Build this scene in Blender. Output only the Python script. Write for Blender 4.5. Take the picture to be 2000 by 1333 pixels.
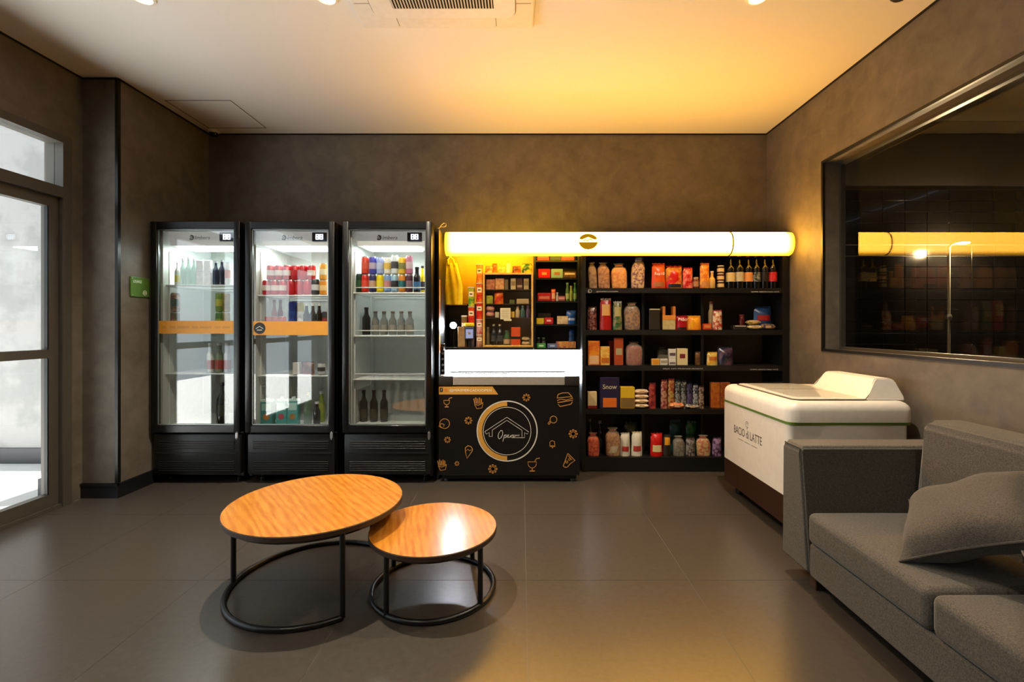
import bpy, bmesh, math, random
from mathutils import Vector, Matrix

random.seed(7)
for _o in list(bpy.data.objects):
    bpy.data.objects.remove(_o)
SC = bpy.context.scene
COL = SC.collection
PI = math.pi

# ------------------------------------------------------------------ camera
F = 915.0            # focal length in pixels of the 2000 px wide frame
VX, VY = 1019.0, 636.0   # principal vanishing point of the room
H = 1.185            # camera height
cam_d = bpy.data.cameras.new('camera')
cam = bpy.data.objects.new('camera', cam_d)
COL.objects.link(cam)
cam.location = (0, 0, H)
cam.rotation_euler = (PI / 2, 0, 0)
cam_d.sensor_width = 36.0
cam_d.lens = 36.0 * F / 2000.0
cam_d.shift_x = -(VX - 1000.0) / 2000.0
cam_d.shift_y = (VY - 666.5) / 2000.0
cam_d.clip_start = 0.05
SC.camera = cam

# ------------------------------------------------------------------ world, exposure
W = bpy.data.worlds.new('sky')
SC.world = W
W.use_nodes = True
_bg = W.node_tree.nodes['Background']
_bg.inputs[0].default_value = (0.86, 0.93, 1.0, 1)
_bg.inputs[1].default_value = 2.0
sun_d = bpy.data.lights.new('sun', 'SUN'); sun_d.energy = 27.0; sun_d.color = (1, .98, .96); sun_d.angle = .02
sun = bpy.data.objects.new('sun', sun_d); COL.objects.link(sun)      # high sun on the passage outside
sun.rotation_euler = Vector((.08, .06, 1.0)).to_track_quat('Z', 'Y').to_euler()
SC.view_settings.view_transform = 'Standard'
SC.view_settings.look = 'None'
SC.view_settings.gamma = 1.0
SC.view_settings.use_curve_mapping = False
SC.view_settings.exposure = 0.0
SC.cycles.use_denoising = True
SC.cycles.max_bounces = 8
SC.cycles.transparent_max_bounces = 12
SC.cycles.sample_clamp_indirect = 6.0
SC.cycles.caustics_reflective = False
SC.cycles.caustics_refractive = False

SPOT_W = 100.0       # recessed downlights
SIGN_E = 33.0         # yellow light box
COOL_E = 24.0         # lamps inside the coolers
PANEL_E = 24.0        # white backlit panel behind the chest freezer
LAMP_W = 90.0        # pole lamp in the next room

# ------------------------------------------------------------------ helpers
def X(px, y): return (px - VX) * y / F
def Z(py, y): return H - (py - VY) * y / F

def lin(h):
    if not isinstance(h, str): return tuple(h)
    h = h.lstrip('#')
    out = []
    for i in (0, 2, 4):
        c = int(h[i:i + 2], 16) / 255
        out.append(c / 12.92 if c <= .04045 else ((c + .055) / 1.055) ** 2.4)
    return tuple(out)

_m = {}
def new_mat(name):
    m = bpy.data.materials.new(name); m.use_nodes = True
    nt = m.node_tree
    return m, nt, nt.nodes['Principled BSDF']

def node(nt, t, **kw):
    n = nt.nodes.new(t)
    for k, v in kw.items():
        if isinstance(k, str) and hasattr(n, k): setattr(n, k, v)
    return n

def ramp(nt, fac, c1, c2, p1=.4, p2=.6):
    r = nt.nodes.new('ShaderNodeValToRGB')
    r.color_ramp.elements[0].position = p1; r.color_ramp.elements[1].position = p2
    r.color_ramp.elements[0].color = (*lin(c1), 1); r.color_ramp.elements[1].color = (*lin(c2), 1)
    nt.links.new(fac, r.inputs[0])
    return r.outputs[0]

def noise(nt, scale, detail=3, rough=.5, dist=0, coord='Object'):
    tc = nt.nodes.new('ShaderNodeTexCoord')
    n = nt.nodes.new('ShaderNodeTexNoise')
    n.inputs['Scale'].default_value = scale; n.inputs['Detail'].default_value = detail
    n.inputs['Roughness'].default_value = rough; n.inputs['Distortion'].default_value = dist
    nt.links.new(tc.outputs[coord], n.inputs['Vector'])
    return n.outputs['Fac']

def bump(nt, fac, b, strength, dist=.01):
    n = nt.nodes.new('ShaderNodeBump')
    n.inputs['Strength'].default_value = strength; n.inputs['Distance'].default_value = dist
    nt.links.new(fac, n.inputs['Height']); nt.links.new(n.outputs[0], b.inputs['Normal'])

def plain(c, rough=.5, metal=0.0, c2=None, scale=30, coat=0.0):
    """one surface colour with a faint mottling"""
    k = ('p', c, rough, metal, c2, scale, coat)
    if k in _m: return _m[k]
    m, nt, b = new_mat('surface')
    b.inputs['Roughness'].default_value = rough; b.inputs['Metallic'].default_value = metal
    b.inputs['Coat Weight'].default_value = coat
    l = lin(c)
    if c2 is None:
        a = tuple(v * .97 for v in l); d = tuple(min(1, v * 1.02) for v in l)
        nt.links.new(ramp(nt, noise(nt, scale), a, d, .35, .65), b.inputs['Base Color'])
    else:
        nt.links.new(ramp(nt, noise(nt, scale, 4, .6), c, c2, .44, .56), b.inputs['Base Color'])
    _m[k] = m
    return m

def emit(c, e, name='lamp'):
    k = ('e', c, e)
    if k in _m: return _m[k]
    m = bpy.data.materials.new(name); m.use_nodes = True
    nt = m.node_tree; nt.nodes.remove(nt.nodes['Principled BSDF'])
    n = nt.nodes.new('ShaderNodeEmission')
    n.inputs[0].default_value = (*lin(c), 1); n.inputs[1].default_value = e
    nt.links.new(n.outputs[0], nt.nodes['Material Output'].inputs[0])
    _m[k] = m
    return m

def glass_mat(ior=1.5, tint=(1, 1, 1), rough=0.0, boost=1.0):
    """thin pane: clear with a Fresnel mirror on top"""
    k = ('g', ior, tint, rough, boost)
    if k in _m: return _m[k]
    m = bpy.data.materials.new('glass'); m.use_nodes = True
    nt = m.node_tree; nt.nodes.remove(nt.nodes['Principled BSDF'])
    t = nt.nodes.new('ShaderNodeBsdfTransparent'); t.inputs[0].default_value = (*tint, 1)
    g = nt.nodes.new('ShaderNodeBsdfGlossy'); g.inputs['Roughness'].default_value = rough
    fr = nt.nodes.new('ShaderNodeFresnel')
    ge = nt.nodes.new('ShaderNodeNewGeometry'); mr = nt.nodes.new('ShaderNodeMapRange')   # same mirror strength on both faces of the pane
    mr.inputs['To Min'].default_value = ior; mr.inputs['To Max'].default_value = 1 / ior
    nt.links.new(ge.outputs['Backfacing'], mr.inputs['Value']); nt.links.new(mr.outputs[0], fr.inputs[0])
    mu = nt.nodes.new('ShaderNodeMath'); mu.operation = 'MULTIPLY'; mu.inputs[1].default_value = boost; mu.use_clamp = True
    mx = nt.nodes.new('ShaderNodeMixShader')
    nt.links.new(fr.outputs[0], mu.inputs[0]); nt.links.new(mu.outputs[0], mx.inputs[0])
    nt.links.new(t.outputs[0], mx.inputs[1]); nt.links.new(g.outputs[0], mx.inputs[2])
    nt.links.new(mx.outputs[0], nt.nodes['Material Output'].inputs[0])
    _m[k] = m
    return m

def clear(c, alpha=.5, rough=.15):
    """tinted clear plastic or bottle glass"""
    k = ('c', c, alpha, rough)
    if k in _m: return _m[k]
    m, nt, b = new_mat('clear')
    b.inputs['Base Color'].default_value = (*lin(c), 1); b.inputs['Roughness'].default_value = rough
    b.inputs['Alpha'].default_value = alpha
    _m[k] = m
    return m

# ---- mesh building
def link(o):
    COL.objects.link(o); return o

def mk(name, bm, m, parent=None, loc=None, smooth=False):
    me = bpy.data.meshes.new(name)
    bmesh.ops.recalc_face_normals(bm, faces=bm.faces)
    bm.to_mesh(me); bm.free()
    return mkm(name, me, m, parent, loc, smooth)

def mkm(name, me, m, parent=None, loc=None, smooth=False):
    if m is not None and not me.materials: me.materials.append(m)
    if smooth:
        me.polygons.foreach_set('use_smooth', [True] * len(me.polygons))
        try: me.set_sharp_from_angle(angle=math.radians(38))
        except Exception: pass
    o = bpy.data.objects.new(name, me); link(o)
    if parent is not None: o.parent = parent
    if loc: o.location = loc
    return o

def weighted(o):
    o.data.polygons.foreach_set('use_smooth', [True] * len(o.data.polygons))
    md = o.modifiers.new('normals', 'WEIGHTED_NORMAL'); md.weight = 100
    return o

def empty(name, loc=(0, 0, 0), rz=0.0):
    o = bpy.data.objects.new(name, None); link(o)
    o.location = loc; o.rotation_euler = (0, 0, rz); o.empty_display_size = .05
    return o

def tag(o, label, cat, group=None):
    o['label'] = label; o['category'] = cat
    if group: o['group'] = group
    return o

def struct(o):
    o['kind'] = 'structure'; return o

def thing(name, label, cat, loc=(0, 0, 0), rz=0.0, group=None):
    return tag(empty(name, loc, rz), label, cat, group)

def B():
    return bmesh.new()

def box(bm, x0, x1, y0, y1, z0, z1, bev=0.0, seg=2):
    b2 = bmesh.new()
    bmesh.ops.create_cube(b2, size=1.0)
    for v in b2.verts:
        v.co = Vector(((x0 + x1) / 2 + v.co.x * (x1 - x0), (y0 + y1) / 2 + v.co.y * (y1 - y0), (z0 + z1) / 2 + v.co.z * (z1 - z0)))
    if bev > 0:
        bmesh.ops.bevel(b2, geom=list(b2.edges), offset=bev, segments=seg, affect='EDGES', profile=.5)
    return merge(bm, b2)

def merge(bm, b2, mat=None):
    mp = {}
    for v in b2.verts:
        mp[v] = bm.verts.new(mat @ v.co if mat else v.co)
    for f in b2.faces:
        try: bm.faces.new([mp[v] for v in f.verts])
        except ValueError: pass
    b2.free()
    return bm

def lathe(bm, prof, seg=20, cx=0, cy=0, cap=True):
    rings = []
    for r, z in prof:
        rings.append([bm.verts.new((cx + r * math.cos(2 * PI * i / seg), cy + r * math.sin(2 * PI * i / seg), z)) for i in range(seg)])
    for a, b in zip(rings, rings[1:]):
        for i in range(seg):
            j = (i + 1) % seg
            bm.faces.new((a[i], a[j], b[j], b[i]))
    if cap:
        if prof[0][0] > 1e-4: bm.faces.new(rings[0])
        if prof[-1][0] > 1e-4: bm.faces.new(rings[-1])
    return bm

def tube(bm, pts, r, seg=8, closed=False):
    pts = [Vector(p) for p in pts]; n = len(pts); rings = []
    up0 = None
    for i, p in enumerate(pts):
        if closed: d = pts[(i + 1) % n] - pts[i - 1]
        else: d = pts[min(i + 1, n - 1)] - pts[max(i - 1, 0)]
        d.normalize()
        u = Vector((0, 0, 1)) if abs(d.z) < .9 else Vector((1, 0, 0))
        if up0 is not None:
            u = up0 - d * up0.dot(d)
            if u.length < 1e-4: u = Vector((1, 0, 0)) - d * d.x
        a = u - d * u.dot(d); a.normalize(); b = d.cross(a); up0 = a
        rings.append([bm.verts.new(p + a * r * math.cos(2 * PI * k / seg) + b * r * math.sin(2 * PI * k / seg)) for k in range(seg)])
    m = n if closed else n - 1
    for i in range(m):
        A, Bq = rings[i], rings[(i + 1) % n]
        for k in range(seg):
            l = (k + 1) % seg
            bm.faces.new((A[k], A[l], Bq[l], Bq[k]))
    if not closed:
        bm.faces.new(rings[0]); bm.faces.new(rings[-1])
    return bm

def rod(bm, a, b, r, seg=6): return tube(bm, [a, b], r, seg)

def prism(bm, pts, y0, y1):
    """polygon in x,z pushed from y0 to y1"""
    a = [bm.verts.new((x, y0, z)) for x, z in pts]; b = [bm.verts.new((x, y1, z)) for x, z in pts]
    bm.faces.new(a); bm.faces.new(b)
    n = len(pts)
    for i in range(n):
        j = (i + 1) % n
        bm.faces.new((a[i], a[j], b[j], b[i]))
    return bm

def stroke(bm, pts, w, y0, y1, closed=False):
    """flat ribbon line in x,z with thickness y0..y1"""
    n = len(pts); L = []; R = []
    for i in range(n):
        if closed: p, q = pts[i - 1], pts[(i + 1) % n]
        else: p, q = pts[max(i - 1, 0)], pts[min(i + 1, n - 1)]
        dx, dz = q[0] - p[0], q[1] - p[1]; l = math.hypot(dx, dz) or 1
        nx, nz = -dz / l * w / 2, dx / l * w / 2
        L.append((pts[i][0] + nx, pts[i][1] + nz)); R.append((pts[i][0] - nx, pts[i][1] - nz))
    m = n if closed else n - 1
    for i in range(m):
        j = (i + 1) % n
        prism(bm, [L[i], L[j], R[j], R[i]], y0, y1)
    return bm

def circ(cx, cz, r, n=28, a0=0.0, a1=2 * PI):
    full = abs(a1 - a0 - 2 * PI) < 1e-6
    k = n if full else n + 1
    return [(cx + r * math.cos(a0 + (a1 - a0) * i / n), cz + r * math.sin(a0 + (a1 - a0) * i / n)) for i in range(k)]

def text(name, s, w, m, parent, loc, h=None, axis='front', depth=.0006, shear=0.0):
    """flat lettering, centred, w wide; axis front = reads from the camera side, left = on a face looking to -x, right = on a face looking to +x"""
    cu = bpy.data.curves.new('lettering', 'FONT')
    cu.body = s; cu.align_x = 'CENTER'; cu.align_y = 'CENTER'; cu.size = 1.0; cu.shear = shear
    cu.resolution_u = 3; cu.extrude = 0
    t = bpy.data.objects.new('lettering', cu); link(t)
    me = bpy.data.meshes.new_from_object(t)
    bpy.data.objects.remove(t); bpy.data.curves.remove(cu)
    xs = [v.co.x for v in me.vertices]; ys = [v.co.y for v in me.vertices]
    sx = w / (max(xs) - min(xs)); sy = (h / (max(ys) - min(ys))) if h else sx
    ox, oy = (max(xs) + min(xs)) / 2, (max(ys) + min(ys)) / 2
    bm = bmesh.new(); bm.from_mesh(me); bpy.data.meshes.remove(me)
    for v in bm.verts:
        a, b = (v.co.x - ox) * sx, (v.co.y - oy) * sy
        if axis == 'front': v.co = (a, 0, b)
        elif axis == 'left': v.co = (0, -a, b)
        else: v.co = (0, a, b)
    r = bmesh.ops.extrude_face_region(bm, geom=list(bm.faces))
    d = {'front': Vector((0, -depth, 0)), 'left': Vector((-depth, 0, 0)), 'right': Vector((depth, 0, 0))}[axis]
    for g in r['geom']:
        if isinstance(g, bmesh.types.BMVert): g.co += d
    return mk(name, bm, m, parent, loc)
# ================================================================== the room
YB = 4.159            # back wall
XL, XD, XR = -2.777, -3.02, 2.173   # left wall, door wall, right wall
YS = 3.22             # step between door wall and left wall
YN = -2.6             # wall behind the camera
ZC = 2.888            # ceiling

def wall_mat():
    m, nt, b = new_mat('burnt_cement')
    n1 = noise(nt, 1.7, 6, .62, .6); n2 = noise(nt, 9.0, 5, .6, .4)
    c1 = ramp(nt, n1, '#565047', '#746c61', .33, .68)
    c2 = ramp(nt, n2, '#4a433b', '#7a7063', .3, .72)
    mx = nt.nodes.new('ShaderNodeMixRGB'); mx.inputs[0].default_value = .45
    nt.links.new(c1, mx.inputs[1]); nt.links.new(c2, mx.inputs[2]); nt.links.new(mx.outputs[0], b.inputs['Base Color'])
    b.inputs['Roughness'].default_value = .6
    bump(nt, n2, b, .12, .01)
    return m
M_WALL = wall_mat()

def floor_mat():
    m, nt, b = new_mat('dark_porcelain')
    n = noise(nt, 40, 4, .6)
    nt.links.new(ramp(nt, n, '#3c3731', '#48423b', .3, .7), b.inputs['Base Color'])
    b.inputs['Roughness'].default_value = .29
    b.inputs['Specular IOR Level'].default_value = .7
    return m
M_FLOOR = floor_mat()
M_GROUT = plain('#6a655e', .9)
M_CEIL = plain('#f0ede8', .9, scale=400)
M_BLACK = plain('#0d0d0e', .45)
M_BLACKG = plain('#0a0a0b', .22)
M_BASE = plain('#17181c', .35)
M_ALU = plain('#4a463f', .4, .3)
M_WHITE = plain('#f2f2f0', .4)
M_STEEL = plain('#b8b8b8', .3, .9)

bm = B(); box(bm, XD - .12, XR + .5, YN - .1, YB + .1, -.12, -.0012)
FLOOR = struct(mk('floor', bm, M_GROUT))
T = .756
ix0 = int(math.floor((XD - .02) / T)) - 1; iy0 = int(math.floor((YN - 2.177) / T)) - 1
for i in range(ix0, 5):
    for j in range(iy0, 5):
        a0, a1 = .02 + i * T, .02 + (i + 1) * T; b0, b1 = 2.177 + j * T, 2.177 + (j + 1) * T
        a0, a1, b0, b1 = max(a0, XD), min(a1, XR), max(b0, YN), min(b1, YB)
        if a1 - a0 < .02 or b1 - b0 < .02: continue
        g = .001
        bm = B(); box(bm, a0 + g, a1 - g, b0 + g, b1 - g, -.01, 0.0)
        mk('floor_tile', bm, M_FLOOR, FLOOR)

bm = B(); box(bm, XD - .12, XR + .5, YN - .1, YB + .1, ZC, ZC + .12)
CEIL = struct(mk('ceiling', bm, M_CEIL))
# dark shadow gap round the ceiling edge
gap = plain('#151210', .9)
bm = B()
box(bm, XL, XR, YB - .008, YB - .001, ZC - .012, ZC - .001)
box(bm, XR - .008, XR - .001, YN, YB, ZC - .012, ZC - .001)
box(bm, XL + .001, XL + .008, YS, YB, ZC - .012, ZC - .001)
box(bm, XD, XL, YS - .008, YS - .001, ZC - .012, ZC - .001)
box(bm, XD + .001, XD + .008, YN, YS, ZC - .012, ZC - .001)
struct(mk('trim_1', bm, gap))

bm = B(); box(bm, XL - .4, 2.173, YB, YB + .15, 0, ZC); struct(mk('wall_back', bm, M_WALL))
bm = B(); box(bm, XD, XL, YS, YB, 0, ZC); struct(mk('wall_left', bm, M_WALL))
bm = B(); box(bm, XD - .2, XR + .2, YN - .12, YN, 0, ZC); struct(mk('wall_rear', bm, M_WALL))

# door wall: opening YD0..YD1, up to z 2.42
YD0, YD1, ZD = -.1, 3.12, 2.43
bm = B()
box(bm, XD - .16, XD, YD1, YS + .001, 0, ZC); box(bm, XD - .16, XD, YN, YD0, 0, ZC)
box(bm, XD - .16, XD, YD0, YD1, ZD, ZC)
struct(mk('wall_door_side', bm, M_WALL))

# right wall with the inner window
WY0, WY1, WZ0, WZ1 = .9, 3.38, 1.012, 2.36
bm = B()
box(bm, XR, XR + .15, WY1, YB + .15, 0, ZC); box(bm, XR, XR + .15, YN, WY0, 0, ZC)
box(bm, XR, XR + .15, WY0, WY1, 0, WZ0); box(bm, XR, XR + .15, WY0, WY1, WZ1, ZC)
struct(mk('wall_right', bm, M_WALL))
win = struct(empty('window_1', (0, 0, 0)))
bm = B(); e = .012   # thin black trim round the opening
for a in ((WY0 - e, WY0 + .006, WZ0 - e, WZ1 + e), (WY1 - .006, WY1 + e, WZ0 - e, WZ1 + e)):
    box(bm, XR - .006, XR + .012, a[0], a[1], a[2], a[3])
for a in ((WZ0 - e, WZ0 + .006), (WZ1 - .006, WZ1 + e)):
    box(bm, XR - .006, XR + .012, WY0, WY1, a[0], a[1])
mk('window_trim', bm, M_BLACK, win)
bm = B(); q = .02
box(bm, XR + .118, XR + .15, WY0, WY0 + q, WZ0, WZ1); box(bm, XR + .118, XR + .15, WY1 - q, WY1, WZ0, WZ1)
box(bm, XR + .118, XR + .15, WY0 + q, WY1 - q, WZ0, WZ0 + q); box(bm, XR + .118, XR + .15, WY0 + q, WY1 - q, WZ1 - q, WZ1)
mk('window_frame', bm, M_ALU, win)
bm = B(); box(bm, XR + .122, XR + .126, WY0 + q, WY1 - q, WZ0 + q, WZ1 - q)
mk('pane', bm, glass_mat(1.5, boost=.45), win)

# baseboards
bm = B(); box(bm, XD, XL + .012, YS - .014, YS, 0, .1); box(bm, XD, XL + .012, YS - .02, YS, .085, .1)
struct(mk('baseboard_step', bm, M_BASE))
bm = B(); box(bm, XL, XL + .014, YS, YB, 0, .1); struct(mk('baseboard_left', bm, M_BASE))
bm = B(); box(bm, XL, XR, YB - .014, YB, 0, .1); struct(mk('baseboard_back', bm, M_BASE))
bm = B(); box(bm, XR - .014, XR, YN, YB - .015, 0, .1); struct(mk('baseboard_right', bm, M_BASE))
# black corner profile
bm = B(); box(bm, XL - .016, XL + .004, YS - .004, YS + .02, .1, ZC - .012)
struct(mk('trim_2', bm, plain('#1b1a19', .3, .4)))

# glazed doors in the door wall
M_DFR = plain('#57524a', .38, .25)
DG = glass_mat(1.5, (.97, .99, .99))
dset = struct(empty('door_1', (XD, 0, 0)))
bm = B(); JX0, JX1 = -.09, .025
box(bm, JX0, JX1, YD1 - .06, YD1, 0, ZD); box(bm, JX0, JX1, YD0, YD0 + .06, 0, ZD)
box(bm, JX0, JX1, YD0 + .06, YD1 - .06, ZD - .05, ZD); box(bm, JX0, JX1, YD0 + .06, YD1 - .06, 2.02, 2.09)
box(bm, JX0, JX1 - .01, YD0 + .06, YD1 - .06, 0, .02)
mk('door_frame', bm, M_DFR, dset)
bm = B(); box(bm, -.035, -.029, YD0 + .06, YD1 - .06, 2.09, ZD - .05); mk('transom_pane', bm, DG, dset)
a = YD0 + .06; leafw = (YD1 - .06 - a) / 4
for k in range(4):
    l0, l1 = a + k * leafw + .002, a + (k + 1) * leafw - .002
    bm = B(); st = .062
    box(bm, -.055, -.005, l0, l0 + st, .022, 2.018); box(bm, -.055, -.005, l1 - st, l1, .022, 2.018)
    box(bm, -.055, -.005, l0 + st, l1 - st, .022, .1); box(bm, -.055, -.005, l0 + st, l1 - st, 1.95, 2.018)
    box(bm, -.055, -.005, l0 + st, l1 - st, .975, 1.03)
    lf = mk('door_leaf', bm, M_DFR, dset)
    for z0, z1 in ((.1, .975), (1.03, 1.95)):
        bm = B(); box(bm, -.033, -.027, l0 + st, l1 - st, z0, z1); mk('pane', bm, DG, lf)
        bm = B()
        box(bm, -.027, -.006, l0 + st - .001, l0 + st + .008, z0, z1); box(bm, -.027, -.006, l1 - st - .008, l1 - st + .001, z0, z1)
        mk('glazing_bead', bm, M_BLACK, lf)

# the passage outside
M_OUT = plain('#9a9896', .8, c2='#8b8a88', scale=3)
bm = B(); box(bm, -7.5, XD - .16, YN - 2, 8.0, -.14, -.02); struct(mk('ground_outside', bm, plain('#dcdad6', .7)))
bm = B(); box(bm, -7.5, -3.3, 4.09, 4.25, -.02, 4.2); struct(mk('wall_outside', bm, M_OUT))
bm = B(); box(bm, -7.5, -3.38, 4.075, 4.09, -.02, .115); struct(mk('baseboard_outside', bm, plain('#3d3d40', .5)))
bm = B(); box(bm, -3.34, XD - .16, 3.28, 4.09, -.02, 3.1); struct(mk('wall_pier_outside', bm, plain('#8a8886', .8)))
bm = B(); box(bm, -3.37, XD - .16, 3.262, 4.09, -.02, .115); struct(mk('baseboard_pier_outside', bm, plain('#34353a', .5)))

# the dark room behind the window: black glossy tiles, grey wall
bm = B(); box(bm, XR + .15, 5.6, YB + .012, YB + .15, 0, 3.0)
tw = struct(mk('wall_tiled', bm, plain('#4a443c', .9)))
bm = B(); box(bm, XR + .15, 5.6, YB + .006, YB + .0121, 0, 2.394); mk('grout_bed', bm, plain('#6a645c', .6), tw)
mt = plain('#0b0a0a', .12, coat=.3)
TW, TH = .1968, .0978
x0 = X(1724, YB) - 4 * TW
bmt = B(); box(bmt, 0, TW - .004, 0, .012, 0, TH - .004, .002, 1)
tm = bpy.data.meshes.new('tile'); bmesh.ops.recalc_face_normals(bmt, faces=bmt.faces); bmt.to_mesh(tm); bmt.free(); tm.materials.append(mt)
z0 = Z(672, YB) - TH
for i in range(13):
    for j in range(15):
        if z0 + (j + 1) * TH > 2.40: continue
        o = bpy.data.objects.new('wall_tile', tm); link(o); o.parent = tw
        o.location = (x0 + i * TW, YB - .004 + random.uniform(-.0006, .0006), z0 + j * TH)
        o.rotation_euler = (random.uniform(-.006, .006), 0, random.uniform(-.006, .006))
bm = B(); box(bm, 5.6, 5.7, -.6, YB + .1, 0, 3.0); struct(mk('wall_next_room_right', bm, plain('#5d564c', .9)))
bm = B(); box(bm, XR + .15, 5.6, -.7, -.6, 0, 3.0); struct(mk('wall_next_room_rear', bm, plain('#5d564c', .9)))
bm = B(); box(bm, XR + .5, 5.6, -.6, YB, -.1, -.004); struct(mk('floor_next_room', bm, plain('#3a3835', .6)))
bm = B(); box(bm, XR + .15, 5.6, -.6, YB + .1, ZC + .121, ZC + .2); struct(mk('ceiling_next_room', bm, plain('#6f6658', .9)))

# ---- ceiling: access panel, air conditioner, lights, camera
bm = B()
px0, px1 = -2.70, -2.2; py0, py1 = YB - .62, YB - .12
for a in ((px0, px1, py0, py0 + .006), (px0, px1, py1 - .006, py1), (px0, px0 + .006, py0, py1), (px1 - .006, px1, py0, py1)):
    box(bm, a[0], a[1], a[2], a[3], ZC - .0015, ZC + .001)
mk('access_panel_joint', bm, plain('#5b4f42', .9), CEIL)

ac = thing('air_conditioner', 'white square cassette air conditioner set into the ceiling', 'air conditioner', (-.412, 2.165, ZC - .0005))
S = .48
bm = B(); box(bm, -S, S, -S, S, -.028, .0, .012, 3); mk('outer_panel', bm, plain('#ece8e0', .5), ac, smooth=True)
def rrect(bm, hx, hy, r, z0, z1, seg=6):
    pts = []
    for (sx, sy, a0) in ((1, 1, 0), (-1, 1, PI / 2), (-1, -1, PI), (1, -1, 3 * PI / 2)):
        for k in range(seg + 1):
            a = a0 + PI / 2 * k / seg
            pts.append((sx * (hx - r) + r * math.cos(a), sy * (hy - r) + r * math.sin(a)))
    A = [bm.verts.new((x, y, z0)) for x, y in pts]; C = [bm.verts.new((x, y, z1)) for x, y in pts]
    bm.faces.new(A); bm.faces.new(C); n = len(pts)
    for i in range(n):
        j = (i + 1) % n
        bm.faces.new((A[i], A[j], C[j], C[i]))
    return bm
bm = B(); rrect(bm, .382, .382, .06, -.0292, -.02); mk('panel_joint', bm, plain('#8a7a60', .8), ac)
bm = B(); rrect(bm, .377, .377, .056, -.034, -.02); mk('inner_panel', bm, plain('#efebe3', .5), ac)
bm = B(); box(bm, -.265, .265, -.30, .30, -.0345, -.03); mk('grille_opening', bm, plain('#120f0d', .9), ac)
bm = B()
for k in range(34): box(bm, -.258 + k * .0156 - .004, -.258 + k * .0156 + .002, -.298, .298, -.0375, -.0335)
mk('grille_bars', bm, plain('#d8d2c6', .5), ac)
for sx in (-1, 1):
    for a in ((sx * .27 - .002, sx * .27 + .002, .385, .455), (sx * .27 - .002, sx * .27 + .002, -.455, -.385), (sx * .42 - .04, sx * .42 + .04, .268, .272), (sx * .42 - .04, sx * .42 + .04, -.272, -.268)):
        bm = B(); box(bm, *a, -.0286, -.02); mk('flap_joint', bm, plain('#9a8a70', .8), ac)

M_RING = plain('#f4f1ea', .4)
def downlight(x, y, label, watt, col=(1, .88, .70)):
    t = thing('downlight', label, 'ceiling light', (x, y, ZC), 0, 'recessed ceiling downlights')
    bm = B(); lathe(bm, [(.036, -.001), (.046, -.008), (.058, -.006), (.06, .0), (.036, .0)], 24, cap=False); mk('ring', bm, M_RING, t, smooth=True)
    bm = B(); lathe(bm, [(.0001, -.003), (.036, -.003)], 24, cap=False); mk('lamp_lens', bm, emit('#ffe6c0', 25.0), t)
    l = bpy.data.lights.new('downlight_beam', 'SPOT'); l.energy = watt; l.color = col
    l.spot_size = math.radians(125); l.spot_blend = .9; l.shadow_soft_size = .016
    o = bpy.data.objects.new('downlight_beam', l); link(o); o.parent = t; o.location = (0, 0, -.012)
    return t
downlight(X(278, 2.43), 2.43, 'leftmost recessed downlight glowing at the top edge of the photo', SPOT_W * .55)
downlight(X(637, 2.43), 2.43, 'recessed downlight glowing just left of the air conditioner', SPOT_W * 3.0)
downlight(X(1480, 2.43), 2.43, 'recessed downlight glowing in the ceiling right of the air conditioner', SPOT_W * 1.6)
for k, (x, y) in enumerate(((-1.5, .3), (1.0, .3), (-1.5, -1.6), (1.0, -1.6))):  # lamps out of view, added for more light on the sofa
    downlight(x, y, ('added unseen downlight left of and above the camera', 'added unseen downlight above the near end of the sofa', 'added unseen downlight in the rear left of the room', 'added unseen downlight in the rear right of the room')[k], SPOT_W * .55)

t = thing('ceiling_sensor', 'small dark round sensor on the ceiling near the right wall', 'sensor', (X(1752, 2.42), 2.40, ZC))
bm = B(); lathe(bm, [(.001, -.03), (.03, -.028), (.042, -.016), (.045, 0)], 20); mk('housing', bm, plain('#221a14', .5), t, smooth=True)
bm = B(); lathe(bm, [(.001, -.036), (.012, -.033), (.014, -.028)], 12); mk('lens', bm, M_BLACKG, t, smooth=True)

t = thing('security_camera', 'small white dome security camera in the corner above the coolers', 'camera', (X(419, YB - .06), YB - .07, ZC))
bm = B(); lathe(bm, [(.045, 0), (.045, -.014), (.036, -.024), (.03, -.024)], 20); mk('mount', bm, plain('#e4ddcc', .5), t, smooth=True)
bm = B(); lathe(bm, [(.034, -.02), (.033, -.036), (.024, -.05), (.001, -.056)], 20); mk('dome', bm, plain('#0c0a09', .15), t, smooth=True)

# green sign on the left wall
sy0, sy1 = XL * F / (253 - VX), 3.486
sz0, sz1 = Z(579, sy0), Z(540, sy0)
t = thing('room_sign', 'green room sign with white lettering on the left wall', 'sign', (XL, (sy0 + sy1) / 2, (sz0 + sz1) / 2))
hw, hh = (sy1 - sy0) / 2, (sz1 - sz0) / 2
bm = B(); box(bm, .001, .009, -hw, hw, -hh, hh, .002, 2); mk('plate', bm, plain('#557a2e', .35), t)
text('lettering', 'LOUNGE', .075, plain('#eef2e2', .5), t, (.0091, -hw + .058, hh - .032), axis='right', h=.02)
bm = B(); lathe(bm, [(.004, 0), (.004, .003), (.001, .004)], 10)
bm.transform(Matrix.Rotation(PI / 2, 4, 'Y')); sm = bpy.data.meshes.new('screw'); bm.to_mesh(sm); bm.free(); sm.materials.append(M_STEEL)
for a, b in ((-1, 1), (-1, -1), (1, 1), (1, -1)):
    o = bpy.data.objects.new('screw', sm); link(o); o.parent = t; o.location = (.009, a * (hw - .012), b * (hh - .012))
bm = B(); lathe(bm, [(.018, 0), (.018, .0012), (.013, .0012), (.013, 0)], 20, cap=False); bm.transform(Matrix.Rotation(PI / 2, 4, 'Y'))
box(bm, 0, .0012, -.009, .009, -.004, .004)
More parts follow.
